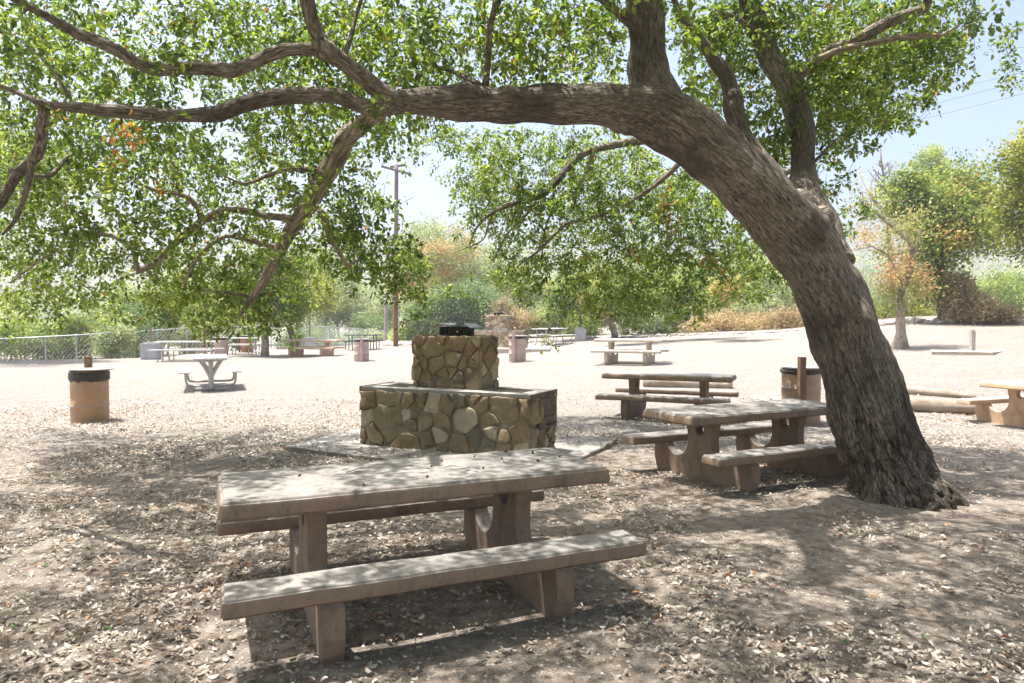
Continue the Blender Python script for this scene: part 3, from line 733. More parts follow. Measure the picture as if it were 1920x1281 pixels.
# ------------------------------------------------------------------ stone barbecues
def clip(poly, nx, ny, c):
    out = []
    for i in range(len(poly)):
        a, b = poly[i], poly[(i + 1) % len(poly)]
        da, db = a[0] * nx + a[1] * ny - c, b[0] * nx + b[1] * ny - c
        if da <= 0: out.append(a)
        if (da < 0) != (db < 0):
            t = da / (da - db); out.append((a[0] + (b[0] - a[0]) * t, a[1] + (b[1] - a[1]) * t))
    return out
def stones_face(W, H, size, rnd, tof):
    """irregular rubble on a W x H panel; tof maps (x, z, out) to local 3D. returns V,F,var"""
    pts = []
    tries = 0; stretch = rnd.choice((.62, .8, 1.25))
    while tries < 900:
        tries += 1
        p = (rnd.uniform(0, W), rnd.uniform(0, H)); rr = size * rnd.choice((.45, .6, .8, 1.0, 1.25, 1.4))
        if all(math.hypot((p[0] - q[0]) * stretch, p[1] - q[1]) > (rr + q[2]) / 2 * 1.05 for q in pts): pts.append((p[0], p[1], rr))
    V, F, A = [], [], []
    for i, p in enumerate(pts):
        poly = [(0, 0), (W, 0), (W, H), (0, H)]
        for j, q in enumerate(pts):
            if i == j: continue
            dx, dy = q[0] - p[0], q[1] - p[1]; L = math.hypot(dx, dy)
            wgt = .5 + .42 * (p[2] - q[2]) / (p[2] + q[2])
            poly = clip(poly, dx / L, dy / L, (p[0] * dx + p[1] * dy) / L + L * wgt - rnd.choice((.004, .008, .014, .03)))
            if len(poly) < 3: break
        if len(poly) < 3: continue
        cx = sum(a[0] for a in poly) / len(poly); cy = sum(a[1] for a in poly) / len(poly)
        # resample outline, round the corners, wobble
        out = []
        for k in range(len(poly)):
            a, b = poly[k], poly[(k + 1) % len(poly)]; L = math.hypot(b[0] - a[0], b[1] - a[1])
            n = max(2, int(L / .022))
            for t in range(n): out.append((a[0] + (b[0] - a[0]) * t / n, a[1] + (b[1] - a[1]) * t / n))
        for it in range(0):
            out = [((out[k - 1][0] + 2 * out[k][0] + out[(k + 1) % len(out)][0]) / 4, (out[k - 1][1] + 2 * out[k][1] + out[(k + 1) % len(out)][1]) / 4) for k in range(len(out))]
        n = len(out); var = rnd.random(); dep = rnd.uniform(.028, .055); tx, tyy = rnd.uniform(-.14, .14), rnd.uniform(-.14, .14)
        o = len(V); sd = rnd.uniform(0, 50)
        for (sc, dd) in ((1.0, -.03), (1.0, dep * .72), (.975, dep * .98), (.93, dep * 1.04), (.55, dep * 1.06)):
            for (x, y) in out:
                wob = noise.noise(Vector((x * 11, y * 11, sd))) * .026 + noise.noise(Vector((x * 30, y * 30, sd))) * .006
                X = cx + (x - cx) * sc + wob * .7; Y = cy + (y - cy) * sc + wob
                X = min(max(X, -.01), W + .01)
                dz = dd + (0 if dd < 0 else (X - cx) * tx + (Y - cy) * tyy + noise.noise(Vector((X * 9, Y * 9, sd))) * .014)
                V.append(tof(X, Y, dz)); A.append(var)
        for r_ in range(4):
            for k in range(n):
                F.append((o + r_ * n + k, o + r_ * n + (k + 1) % n, o + (r_ + 1) * n + (k + 1) % n, o + (r_ + 1) * n + k))
        V.append(tof(cx, cy, dep * 1.12 + noise.noise(Vector((cx * 9, cy * 9, sd))) * .014)); A.append(var)
        for k in range(n): F.append((o + 4 * n + k, o + 4 * n + (k + 1) % n, len(V) - 1))
    return V, F, A
def stone_block(name, x0, x1, y0, y1, z0, z1, size, seed, parent, top=False):
    rnd = random.Random(seed); V, F, A = [], [], []
    faces = [((x1 - x0), lambda X, Z, o: (x0 + X, y0 - o, z0 + Z)), ((y1 - y0), lambda X, Z, o: (x1 + o, y0 + X, z0 + Z)),
             ((x1 - x0), lambda X, Z, o: (x1 - X, y1 + o, z0 + Z)), ((y1 - y0), lambda X, Z, o: (x0 - o, y1 - X, z0 + Z))]
    for W, fn in faces:
        v, f, a = stones_face(W, z1 - z0, size, rnd, fn); o = len(V); V += v; F += [tuple(i + o for i in q) for q in f]; A += a
    if top:
        v, f, a = stones_face(x1 - x0, y1 - y0, size * 1.1, rnd, lambda X, Z, o: (x0 + X, y0 + Z, z1 - .02 + o * .7)); o = len(V); V += v; F += [tuple(i + o for i in q) for q in f]; A += a
    b = pyobj(name, V, F, M['stone'], parent, True, {'var': ('FLOAT', 'POINT', A)})
    bm = bmesh.new(); bx(bm, x0 - .018, x1 + .018, y0 - .018, y1 + .018, z0, z1 - .006)
    bmesh.ops.subdivide_edges(bm, edges=list(bm.edges), cuts=14, use_grid_fill=True)
    for v in bm.verts:
        v.co += Vector((noise.noise(v.co * 8), noise.noise(v.co * 8 + Vector((7, 0, 0))), 0)) * .012
    bm_obj('mortar', bm, M['mortar'], b)
    return b
def barbecue(loc, yaw, label, seed):
    t = empty('stone_barbecue', loc, yaw); tag(t, label, 'barbecue', 'stone barbecues')
    H = .71; LX, LY = 1.125, .34
    stone_block('stone_base', -LX, LX, -LY, LY, -.08, H - .04, .225, seed, t)
    bm = bmesh.new()   # cast rim round the hearth top, with two sunk fire wells
    wx = (-.98, -.60, .46, .96)
    bx(bm, -LX - .02, LX + .02, -LY - .022, -.20, H - .04, H); bx(bm, -LX - .02, LX + .02, .22, LY + .022, H - .04, H)
    bx(bm, -LX - .02, wx[0], -.198, .218, H - .04, H - .002); bx(bm, wx[3], LX + .02, -.198, .218, H - .04, H - .002)
    bx(bm, wx[1], wx[2], -.198, .218, H - .04, H - .003)
    bm_obj('hearth_top', bm, M['hearth'], t, bevel=.006)
    for xa, xb in ((wx[0], wx[1]), (wx[2], wx[3])):
        bm = bmesh.new(); bx(bm, xa + .002, xb - .002, -.196, .216, H - .02, H - .012); bm_obj('fire_well', bm, M['ash'], t)
        bm = bmesh.new()
        for k in range(9): bx(bm, xa + .01, xb - .01, -.19 + k * .048, -.184 + k * .048, H - .004, H + .002)
        for k in range(5): q = xa + .02 + (xb - xa - .05) * k / 4; bx(bm, q, q + .008, -.193, .213, H - .010, H - .004)
        bm_obj('grill_grate', bm, M['grate'], t)
    # steel fronts on both end faces
    for s in (-1, 1):
        bm = bmesh.new()
        vs = bx(bm, LX + .055, LX + .063, -.20, .30, .30, H - .07)
        bx(bm, LX + .023, LX + .045, -LY - .02, LY + .02, H - .085, H + .004)
        if s < 0: bmesh.ops.transform(bm, matrix=Matrix.Scale(-1, 4, (1, 0, 0)), verts=bm.verts); bmesh.ops.reverse_faces(bm, faces=bm.faces)
        pl = bm_obj('steel_front', bm, M['rust'], t, bevel=.002)
        bm = bmesh.new()
        for y in (-.06, .05, .16):
            bmesh.ops.create_cone(bm, segments=12, radius1=.016, radius2=.016, depth=.004, cap_ends=True, matrix=Matrix.Translation((s * (LX + .0655), y, .44)) @ Matrix.Rotation(R(90), 4, 'Y'))
        bx(bm, min(s * (LX + .064), s * (LX + .085)), max(s * (LX + .064), s * (LX + .085)), .0, .27, .335, .343)
        bm_obj('vent_hole', bm, M['iron'], pl)
    stone_block('stone_chimney', -.55, .36, -.05, .33, H - .01, 1.33, .175, seed + 5, t, True)
    bm = bmesh.new()   # vented steel cap: walls with round holes built as bars and discs of air between them
    cx, cy, z0 = -.07, .14, 1.33
    bx(bm, cx - .17, cx + .17, cy - .13, cy - .126, z0, z0 + .115); bx(bm, cx - .17, cx + .17, cy + .126, cy + .13, z0, z0 + .115)
    bx(bm, cx - .17, cx - .166, cy - .125, cy + .125, z0, z0 + .10); bx(bm, cx + .166, cx + .17, cy - .125, cy + .125, z0, z0 + .10)
    me = bpy.data.meshes.new('vent'); bm.to_mesh(me); bm.free()
    tmpo = bpy.data.objects.new('v', me); COL.objects.link(tmpo)
    bm = bmesh.new()
    for k in (-.125, -.06, .07, .135):
        bmesh.ops.create_cone(bm, segments=16, radius1=.021, radius2=.021, depth=.6, cap_ends=True, matrix=Matrix.Translation((cx + k, cy, z0 + .052)) @ Matrix.Rotation(R(90), 4, 'X'))
    me2 = bpy.data.meshes.new('c'); bm.to_mesh(me2); bm.free(); c = bpy.data.objects.new('c', me2); COL.objects.link(c)
    m = tmpo.modifiers.new('b', 'BOOLEAN'); m.object = c
    dg = bpy.context.evaluated_depsgraph_get(); dg.update()
    out = bpy.data.meshes.new_from_object(tmpo.evaluated_get(dg)); bpy.data.objects.remove(tmpo); bpy.data.objects.remove(c)
    cap = link('vent_cap', out, M['iron'], t)
    V = [(cx - .27, -.15, .118), (cx - .18, -.15, .158), (cx, -.15, .138), (cx + .18, -.15, .158), (cx + .275, -.15, .112)]
    VV = [(x, cy + y * s, z0 + z - (.012 if b else 0)) for s in (1, -1) for b in (0, 1) for x, y, z in V]
    FF = []
    for k in range(4):
        FF += [(k, k + 1, 10 + k + 1, 10 + k), (5 + k, 15 + k, 15 + k + 1, 5 + k + 1), (k, 5 + k, 5 + k + 1, k + 1), (10 + k, 10 + k + 1, 15 + k + 1, 15 + k)]
    FF += [(0, 10, 15, 5), (4, 9, 19, 14)]
    pyobj('cap_roof', VV, FF, M['capmetal'], cap)
    return t
def slab_quad(name, pts, z1, th, label, cat, mat, grp=None):
    bm = bmesh.new(); n = len(pts)
    f = bm.faces.new([bm.verts.new((x, y, z1)) for x, y in pts])
    ex = bmesh.ops.extrude_face_region(bm, geom=[f]); bmesh.ops.translate(bm, verts=[v for v in ex['geom'] if isinstance(v, bmesh.types.BMVert)], vec=(0, 0, -th))
    bmesh.ops.recalc_face_normals(bm, faces=bm.faces)
    o = bm_obj(name, bm, mat, bevel=.008)
    tag(o, label, cat, grp); return o
slab_quad('concrete_pad', [(-2.78, 8.6), (.29, 6.83), (1.37, 9.15), (-1.72, 10.95)], .062, .25, 'grey concrete pad under the near stone barbecue', 'concrete pad', M['slab'], 'concrete pads')
barbecue((-.674, 8.591, .061), -.45, 'near rubble stone barbecue with stepped chimney and black vented cap', 11)
p = at(936, 640, 29.5); zz = tz(p.x, 29.5)
slab_quad('concrete_pad', [(p.x - 2, 28.3), (p.x + 2.0, 28.0), (p.x + 2.3, 31.5), (p.x - 1.8, 31.5)], zz + .16, .5, 'pale concrete pad under the far stone barbecue', 'concrete pad', M['conc_white'], 'concrete pads')
barbecue((p.x, 29.7, zz + .16), -.25, 'far pale stone barbecue partly hidden behind the near one', 31)

# ------------------------------------------------------------------ bins
def drum(loc, yaw, label, mat, post_back=False, bag=True, hgt=.82, r=.29, postside=(0, -1), posth=.98, pm='post'):
    t = empty('trash_drum', loc, yaw); tag(t, label, 'trash bin', 'trash drums on the picnic ground')
    n = 40; prof = [(0, r * .99), (.02, r), (hgt * .32, r), (hgt * .335, r + .010), (hgt * .35, r), (hgt * .65, r), (hgt * .665, r + .010), (hgt * .68, r), (hgt - .015, r), (hgt - .005, r + .008), (hgt, r)]
    V, F = [], []
    for z, rr in prof:
        for k in range(n):
            a = 2 * math.pi * k / n; q = 1 + .012 * noise.noise(Vector((math.cos(a) * 2, math.sin(a) * 2, z * 4 + loc[0])))
            V.append((math.cos(a) * rr * q, math.sin(a) * rr * q, z - .02))
    for i in range(len(prof) - 1):
        for k in range(n): F.append((i * n + k, i * n + (k + 1) % n, (i + 1) * n + (k + 1) % n, (i + 1) * n + k))
    pyobj('barrel', V, F, mat, t, True)
    for zc in (.335, .665):
        V, F, m_ = [], [], 40
        for (dz, dr) in ((-.006, .008), (0, .014), (.006, .008)):
            for k in range(m_): a = 2 * math.pi * k / m_; V.append((math.cos(a) * (r + dr), math.sin(a) * (r + dr), hgt * zc - .02 + dz))
        for i in range(2):
            for k in range(m_): F.append((i * m_ + k, i * m_ + (k + 1) % m_, (i + 1) * m_ + (k + 1) % m_, (i + 1) * m_ + k))
        pyobj('hoop', V, F, M['drum_rim'], t, True)
    if bag:
        V, F = [], []; n2 = 72; bh = 1.0 if post_back else .45
        for i, (z, dr) in enumerate(((-.005, .004), (-.04 * bh, .016), (-.09 * bh, .018), (-.135 * bh, .012), (-.15 * bh, .006))):
            for k in range(n2):
                a = 2 * math.pi * k / n2
                ww = noise.noise(Vector((math.cos(a) * 5, math.sin(a) * 5, i * .8 + loc[0]))) * .02 + noise.noise(Vector((math.cos(a) * 13, math.sin(a) * 13, i * .5))) * .012
                V.append((math.cos(a) * (r + dr + max(ww, -.003)), math.sin(a) * (r + dr + max(ww, -.003)), hgt - .02 + z + (ww * 1.6 if i > 2 else 0)))
        for i in range(4):
            for k in range(n2): F.append((i * n2 + k, i * n2 + (k + 1) % n2, (i + 1) * n2 + (k + 1) % n2, (i + 1) * n2 + k))
        pyobj('bin_liner', V, F, M['bag'], t, True)
    bm = bmesh.new(); bmesh.ops.create_cone(bm, segments=40, radius1=r + .045, radius2=r + .045, depth=.018, cap_ends=True, matrix=Matrix.Translation((.03, 0, hgt + .005)))
    bm_obj('lid', bm, M['metal'] if not post_back else M['grey_post'], t, bevel=.003)
    px_, py_ = postside
    bm = bmesh.new(); bx(bm, px_ * (r + .075) - .045, px_ * (r + .075) + .045, py_ * (r + .075) - .045, py_ * (r + .075) + .045, -.2 if posth > .9 else .3, posth)
    bm_obj('wooden_post', bm, M[pm], t, bevel=.006)
    return t
p = ground_px(166, 790)
drum(((166 - U0) / F_PX * 11.15, 11.15, tz(p.x, p.y)), .2, 'tan steel trash drum with black liner, alone at the left', M['drum'], True, True, .81, .265, (-.35, .9), 1.0)
p = at(1501, 790, 10.9)
drum((p.x, 10.9, tz(p.x, 10.9)), .1, 'trash drum between the trunk table and the oak trunk, brown post in front', M['drum_tan'], False, True, .84, .28, (-.45, -.9), 1.02)
p = ground_px(678, 677)
drum((p.x, p.y, tz(p.x, p.y)), .1, 'faded pinkish trash drum in the open, left of the near stone barbecue', M['drum_pink'], False, True, .80, .27, (.1, -1), .92, 'drum_pink')
p = ground_px(970, 678)
drum((p.x, p.y, tz(p.x, p.y)), -.2, 'faded pinkish trash drum just right of the near stone barbecue', M['drum_pink'], False, True, .84, .28, (-.15, -1), .98, 'drum_pink')
p = ground_px(414, 670)
drum((p.x, p.y, tz(p.x, p.y)), .4, 'pinkish trash drum at the end of the long metal table, far left', M['drum_pink'], False, True, .82, .28, (-1, .1), 1.05)
p = ground_px(464, 661)
drum((p.x, p.y, tz(p.x, p.y)), .4, 'brown trash drum farthest left of the slim tree trunk', M['drum_brown'], False, True, .80, .28, (-1, .1), 1.0)

# ------------------------------------------------------------------ metal tables
def pedestal_table(loc, yaw, label):
    t = empty('pedestal_table', loc, yaw); tag(t, label, 'picnic table', 'metal picnic tables')
    def plank(name, x0, x1, z, par):
        bm = bmesh.new(); bx(bm, x0, x1, -.9, .9, z - .035, z); return bm_obj(name, bm, M['alu'], par, bevel=.006)
    for k in range(3): plank('top_plank', -.35 + k * .237, -.35 + k * .237 + .226, .745, t)
    for s in (-1, 1): plank('bench_seat', s * .53 - .11, s * .53 + .11, .445, t)
    for y in (-.62, .62):
        bm = bmesh.new(); bx(bm, -.33, .33, y - .02, y + .02, .68, .708); bm_obj('cross_bar', bm, M['metal'], t)
        sp = [([Vector((0, y, .0)), Vector((0, y, .40)), Vector((0, y, .68))], [.06, .055, .05])]
        for s in (-1, 1):
            sp.append(([Vector((s * .02, y, .30)), Vector((s * .13, y, .52)), Vector((s * .24, y, .68))], [.03] * 3))
            sp.append(([Vector((s * .03, y, .12)), Vector((s * .40, y, .12)), Vector((s * .50, y, .18)), Vector((s * .52, y, .41))], [.027] * 4))
            sp.append(([Vector((s * .04, y, .03)), Vector((s * .34, y, .03))], [.028] * 2))
        tubes('leg_frame', sp, M['metal'], t, 8, None, 0)
    return t
p = at(396, 724, 16.5)
pedestal_table((p.x, 16.5, tz(p.x, 16.5)), math.atan2(560, F_PX), 'pale metal pedestal table seen end on, in the sunny clearing at left')
def long_table(loc, yaw, label, L=2.4, dark=False, W=.72):
    t = empty('metal_table', loc, yaw); tag(t, label, 'picnic table', 'metal picnic tables')
    tm = M['dark_metal'] if dark else M['alu']; fm = M['dark_metal'] if dark else M['metal']
    for k in range(3):
        bm = bmesh.new(); bx(bm, -L / 2, L / 2, -W / 2 + k * W / 3, -W / 2 + (k + .93) * W / 3, .71, .75); bm_obj('top_plank', bm, tm, t)
    for s in (-1, 1):
        bm = bmesh.new(); bx(bm, -L / 2, L / 2, s * .68 - .13, s * .68 + .13, .42, .455); bm_obj('bench_seat', bm, tm, t)
    for x in (-L * .36, L * .36):
        sp = [([Vector((x, -.3, 0)), Vector((x, -.22, .35)), Vector((x, -.25, .71))], [.025] * 3), ([Vector((x, .3, 0)), Vector((x, .22, .35)), Vector((x, .25, .71))], [.025] * 3),
              ([Vector((x, -.78, .41)), Vector((x, .78, .41))], [.022] * 2), ([Vector((x, -.72, .41)), Vector((x, -.72, 0))], [.022] * 2), ([Vector((x, .72, .41)), Vector((x, .72, 0))], [.022] * 2)]
        tubes('leg_frame', sp, fm, t, 7, None, 0)
    return t
p = at(352, 675, 27.3); long_table((p.x, 27.3, tz(p.x, 27.3)), .06, 'long grey metal table with benches beside the lamp base at left', 2.25)
p = at(446, 665, 32); long_table((p.x, 32.5, tz(p.x, 32.5)), .03, 'grey metal table between two drums far left', 1.5)
p = at(672, 655, 34); long_table((p.x, 35, tz(p.x, 35)), -.1, 'dark metal table behind the pinkish drum near the fence', 1.7, True)
p = at(1030, 655, 31); long_table((p.x + .1, 32.5, tz(p.x, 32.5) + .02), 1.05, 'grey metal table standing at an angle on the far slope', 2.3)

# ------------------------------------------------------------------ lamp poles on concrete pedestals
def lamp_pole(u, vb, D, w_, h_, label, ph):
    p = at(u, vb, D); t = empty('lamp_pole', (p.x, D, tz(p.x, D)), .1); tag(t, label, 'lamp pole', 'lamp poles on concrete bases')
    bm = bmesh.new(); bx(bm, -w_ / 2, w_ / 2, -w_ / 2, w_ / 2, -.3, h_); bm_obj('concrete_base', bm, M['pedestal'], t, bevel=.03)
    bm = bmesh.new(); bx(bm, -.14, .14, -.14, .14, h_, h_ + .05); bm_obj('base_plate', bm, M['metal'], t)
    tubes('pole', [([Vector((0, 0, h_ + .05)), Vector((0, 0, ph))], [.045, .04])], M['pole_up'], t, 10, None, 0)
    bm = bmesh.new(); bx(bm, -.08, .5, -.1, .1, ph, ph + .1); bm_obj('lamp_head', bm, M['metal'], t, bevel=.02)
lamp_pole(283, 672, 28.3, .58, .64, 'lamp pole on a grey concrete block beside the long metal table at left', 4.2)
lamp_pole(581, 645, 38, .46, .60, 'lamp pole on a small pale block behind the tan concrete table', 4.0)
lamp_pole(1088, 640, 34.5, .46, .62, 'lamp pole on a grey block in front of the brush, right of centre', 4.0)
p = at(384, 655, 33); o = empty('wooden_post', (p.x, 33, tz(p.x, 33))); tag(o, 'slim brown post behind the long metal table', 'post')
tubes('shaft', [([Vector((0, 0, -.2)), Vector((0, 0, 3.2))], [.06, .05])], M['pole'], o, 8, None, 0); tubes('arm', [([Vector((-.35, 0, 2.9)), Vector((.3, 0, 3.05))], [.03, .03])], M['pole'], o, 6, None, 0)

# utility pole
p = at(742, 655, 37.6); z0 = tz(p.x, 37.6)
t = empty('utility_pole', (p.x, 37.6, z0)); tag(t, 'tall wooden utility pole with crossed arms rising behind the stone barbecue', 'utility pole')
tubes('lower_shaft', [([Vector((0, 0, -.3)), Vector((.02, 0, 2.6)), Vector((.04, 0, 5))], [.135, .13, .125])], M['pole'], t, 12, None, 0)
tubes('upper_shaft', [([Vector((.04, 0, 5)), Vector((.09, 0, 9.7 - z0))], [.125, .095])], M['pole_up'], t, 12, None, 0)
bm = bmesh.new(); bx(bm, -.82, .85, -.06, .06, -.055, .055, Matrix.Translation((.09, -.13, 9.35 - z0)) @ Matrix.Rotation(R(-6), 4, 'Z') @ Matrix.Rotation(R(16), 4, 'Y')); bm_obj('crossarm', bm, M['pole_up'], t)
bm = bmesh.new(); bx(bm, -.38, .40, -.05, .05, -.05, .05, Matrix.Translation((.12, .13, 9.62 - z0)) @ Matrix.Rotation(R(-8), 4, 'Y')); bm_obj('crossarm', bm, M['pole_up'], t)
for k, x in enumerate((-.7, .7)):
    bm = bmesh.new(); bmesh.ops.create_cone(bm, segments=10, radius1=.05, radius2=.03, depth=.16, cap_ends=True, matrix=Matrix.Translation((.09 + x, -.13, 9.46 - z0 - x * .28)))
    bm_obj('insulator', bm, M['pedestal'], t)
p = at(723, 640, 50); t = empty('wooden_post', (p.x, 50, tz(p.x, 50))); tag(t, 'grey bare pole just left of the utility pole, by the fence end', 'post')
tubes('shaft', [([Vector((0, 0, -.3)), Vector((.05, 0, 3.8))], [.14, .11])], M['grey_post'], t, 8, None, .1)
p2 = [(1340, 265, 1990, 118), (1340, 290, 1990, 134), (1340, 312, 1990, 158)]
for i, (ua, va, ub, vb) in enumerate(p2):
    a, b = at(ua, va, 42), at(ub, vb, 30); mid = (a + b) / 2 - Vector((0, 0, .12))
    o = tubes('power_line', [([a, mid, b], [.008] * 3)], M['wire'], None, 5, 1.5, 0)
    tag(o, ['uppermost thin power line crossing the sky at upper right', 'middle thin power line crossing the sky at upper right', 'lowest thin power line crossing the sky at upper right'][i], 'power line', 'power lines')

# ------------------------------------------------------------------ chain link fence
def fence(stations, label, posts):
    x0 = stations[0][0]; P0 = at(*stations[0]); t = empty('chain_link_fence', (P0.x, P0.y, tz(P0.x, P0.y))); tag(t, label, 'fence', 'chain link fence runs')
    tops = [at(*s) for s in stations]
    def top(f):
        f = min(max(f, 0), len(tops) - 1 - 1e-6); i = int(f); return tops[i].lerp(tops[i + 1], f - i)
    o = tubes('top_rail', [(tops, [.028] * len(tops))], M['fence'], None, 6, 2, 0); keep(o, t)
    for k in range(posts + 1):
        a = top(k / posts * (len(tops) - 1)); z = tz(a.x, a.y)
        o = tubes('post', [([Vector((a.x, a.y + .05, z - .1)), Vector((a.x, a.y + .05, a.z + .05))], [.035, .035])], M['fence'], None, 7, None, 0); keep(o, t)
    # woven wire: two families of diagonals
    L = sum((tops[i + 1] - tops[i]).length for i in range(len(tops) - 1)); V, F = [], []
    n = int(L / .22)
    for k in range(n):
        for s in (-1, 1):
            f0 = k / n * (len(tops) - 1); a = top(f0); h = a.z - tz(a.x, a.y) - .05
            f1 = f0 + s * h / L * (len(tops) - 1)
            if f1 < 0 or f1 > len(tops) - 1: continue
            b = top(f1); b = Vector((b.x, b.y, tz(b.x, b.y) + .05)); o_ = len(V); r = .004
            for q in (a, b): V += [q + Vector((r, 0, r)), q + Vector((-r, 0, r)), q + Vector((0, 0, -r))]
            F += [(o_, o_ + 1, o_ + 4, o_ + 3), (o_ + 1, o_ + 2, o_ + 5, o_ + 4), (o_ + 2, o_, o_ + 3, o_ + 5)]
    o = pyobj('wire_mesh', V, F, M['fence']); keep(o, t)
    return t
fence([(-120, 640, 33), (60, 633, 34.5), (153, 628, 35.5), (283, 620, 38), (370, 614, 40), (462, 612, 43)], 'low chain link fence in front of the green shrubs at far left', 8)
fence([(480, 611, 44), (530, 611.5, 45), (590, 612, 47), (650, 615, 50), (720, 621, 55)], 'chain link fence behind the tan concrete table, left of the utility pole', 5)
# gate leaf standing open
a = at(477, 613, 43); b = at(508, 616, 42.2); t = empty('fence_gate', (a.x, a.y, tz(a.x, a.y))); tag(t, 'chain link gate with a mid rail beside the slim tree trunk', 'gate')
za, zb = tz(a.x, a.y), tz(b.x, b.y)
o = tubes('gate_frame', [([Vector((a.x, a.y, za)), a], [.04, .04]), ([Vector((b.x, b.y, zb)), b], [.03, .03]), ([a, b], [.025] * 2), ([Vector((a.x, a.y, za + .08)), Vector((b.x, b.y, zb + .08))], [.025] * 2),
                         ([Vector((a.x, a.y, (za + a.z) / 2 + .1)), Vector((b.x, b.y, (zb + b.z) / 2 + .1))], [.02] * 2)], M['fence'], None, 7, None, 0); keep(o, t)
# small number sign on its post
p = at(443, 655, 40.5); t = empty('number_sign', (p.x, 40.5, tz(p.x, 40.5))); tag(t, 'small white sign reading 21 on a grey post by the fence', 'sign')
zc = at(443, 625, 40.5).z - tz(p.x, 40.5)
tubes('post', [([Vector((.22, .03, -.1)), Vector((.22, .03, zc + .25))], [.035, .035])], M['fence'], t, 7, None, 0)
bm = bmesh.new(); bx(bm, -.2, .18, -.01, .0, zc - .18, zc + .18); bm_obj('sign_panel', bm, M['white'], t)
cu = bpy.data.curves.new('digits', 'FONT'); cu.body = '21'; cu.size = .30; cu.extrude = .002; cu.align_x = 'CENTER'; cu.align_y = 'CENTER'; cu.materials.append(M['signred'])
tx = bpy.data.objects.new('tx', cu); COL.objects.link(tx); dg = bpy.context.evaluated_depsgraph_get(); dg.update()
lm = bpy.data.meshes.new_from_object(tx.evaluated_get(dg)); bpy.data.objects.remove(tx); lm.name = 'lettering'
o = bpy.data.objects.new('lettering', lm); COL.objects.link(o); o.parent = t; o.location = (-.01, -.0145, zc); o.rotation_euler = (R(90), 0, 0)

# ------------------------------------------------------------------ logs, posts, rocks
def rockmesh(r, seed, flat=.6):
    bm = bmesh.new(); bmesh.ops.create_icosphere(bm, subdivisions=3, radius=r)
    sv = Vector((seed * 1.7, seed * .3, seed))
    for v in bm.verts:
        n = v.co.normalized(); v.co *= 1 + .35 * noise.noise(n * 1.3 + sv) + .12 * noise.noise(n * 4 + sv)
        v.co.z *= flat
    me = bpy.data.meshes.new('border_rock'); bm.to_mesh(me); bm.free(); me.materials.append(M['rock'])
    me.polygons.foreach_set('use_smooth', [True] * len(me.polygons)); return me
RM = [rockmesh(1, i * 3.1 + 1, .55 + .1 * (i % 3)) for i in range(7)]
def rock(x, y, r, label, grp):
    o = bpy.data.objects.new('border_rock', random.choice(RM)); COL.objects.link(o)
    o.location = (x, y, tz(x, y) + r * .15); o.scale = (r * random.uniform(.9, 1.5), r, r * random.uniform(.7, 1.1)); o.rotation_euler = (0, 0, random.uniform(0, 6))
    tag(o, label, 'rock', grp)
GR = 'rocks lining the far edge of the picnic ground'
segs = [(720, 39, 800, 38, 11, 'rock in the border line beside the utility pole foot'),
        (800, 38, 900, 37, 12, 'rock in the border line hidden beyond the near barbecue chimney'),
        (985, 36, 1060, 35.6, 10, 'rock in the border line just behind the angled metal table'),
        (1060, 35.6, 1130, 35.2, 9, 'rock in the border line by the lamp base right of centre'),
        (1170, 35, 1250, 34.5, 10, 'rock in the border line right of the small leaning tree'),
        (1250, 34.5, 1350, 33.8, 13, 'small stone in the border line at the left end of the pink brush'),
        (1350, 33.8, 1500, 32.5, 17, 'small stone in the border line of pink brush nearest the oak trunk'),
        (1640, 31, 1685, 30.7, 5, 'rock in the border line left of the orange leaved tree trunk'),
        (1700, 30.5, 1760, 30, 8, 'rock in the border line between the orange tree and the big dark trunk'),
        (1760, 30, 1920, 28.5, 17, 'dark rock in the border line below the brown vine heap')]
for ua, Da, ub, Db, n, lb in segs:
    for k in range(n):
        f = (k + random.uniform(-.3, .3)) / n; u = ua + (ub - ua) * f; D = Da + (Db - Da) * f + random.uniform(-.35, .35)
        big_ = .26 if ua > 1600 else (.11 if 1250 <= ua < 1600 else .17)
        rock((u - U0) / F_PX * D, D, big_ * random.uniform(.45, 1.15), lb, GR)
for k in range(9):
    u, D = 1425 + k * 6.5 + random.uniform(-6, 6), 13.0 + random.uniform(-.5, .7)
    rock((u - U0) / F_PX * D, D, random.uniform(.05, .14), 'pale stone in the little heap left of the drum post', 'pale stones heaped beside the drum')
def log(name, a, b, r0, r1, label, sink=.25, seed=0):
    n = 7; P, Q = [], []
    for k in range(n):
        f = k / (n - 1); x = a[0] + (b[0] - a[0]) * f; y = a[1] + (b[1] - a[1]) * f; r = r0 + (r1 - r0) * f
        P.append(Vector((x, y + .05 * math.sin(f * 5 + seed), tz(x, y) + r * (1 - sink)))); Q.append(r)
    o = tubes(name, [(P, Q)], M['log'], None, 18, .12, .16); tag(o, label, 'log', 'logs lying on the ground'); return o
def gx(u, D): return (u - U0) / F_PX * D
log('fallen_log', (gx(1560, 12.6), 12.6), (gx(1838, 12.15), 12.15), .135, .12, 'thick split log lying right of the oak trunk, nearer of the two', .2, 1)
log('fallen_log', (gx(1600, 14.6), 14.6), (gx(1835, 13.3), 13.3), .12, .06, 'bleached log tapering to a point behind the thick split log', .3, 2)
log('fallen_log', (gx(1210, 15.9), 15.9), (gx(1375, 15.1), 15.1), .13, .10, 'tan log half hidden behind the leaf strewn concrete table', .3, 3)
p = ground_px(1823, 660)
slab_quad('concrete_pad', [(gx(1752, 19.8), 19.9), (gx(1872, 19.2), 19.4), (gx(1890, 20.6), 20.6), (gx(1745, 21), 21.0)], tz(13.2, 20) + .05, .4, 'thin pale concrete pad around the grey post at right', 'concrete pad', M['conc_white'], 'concrete pads')
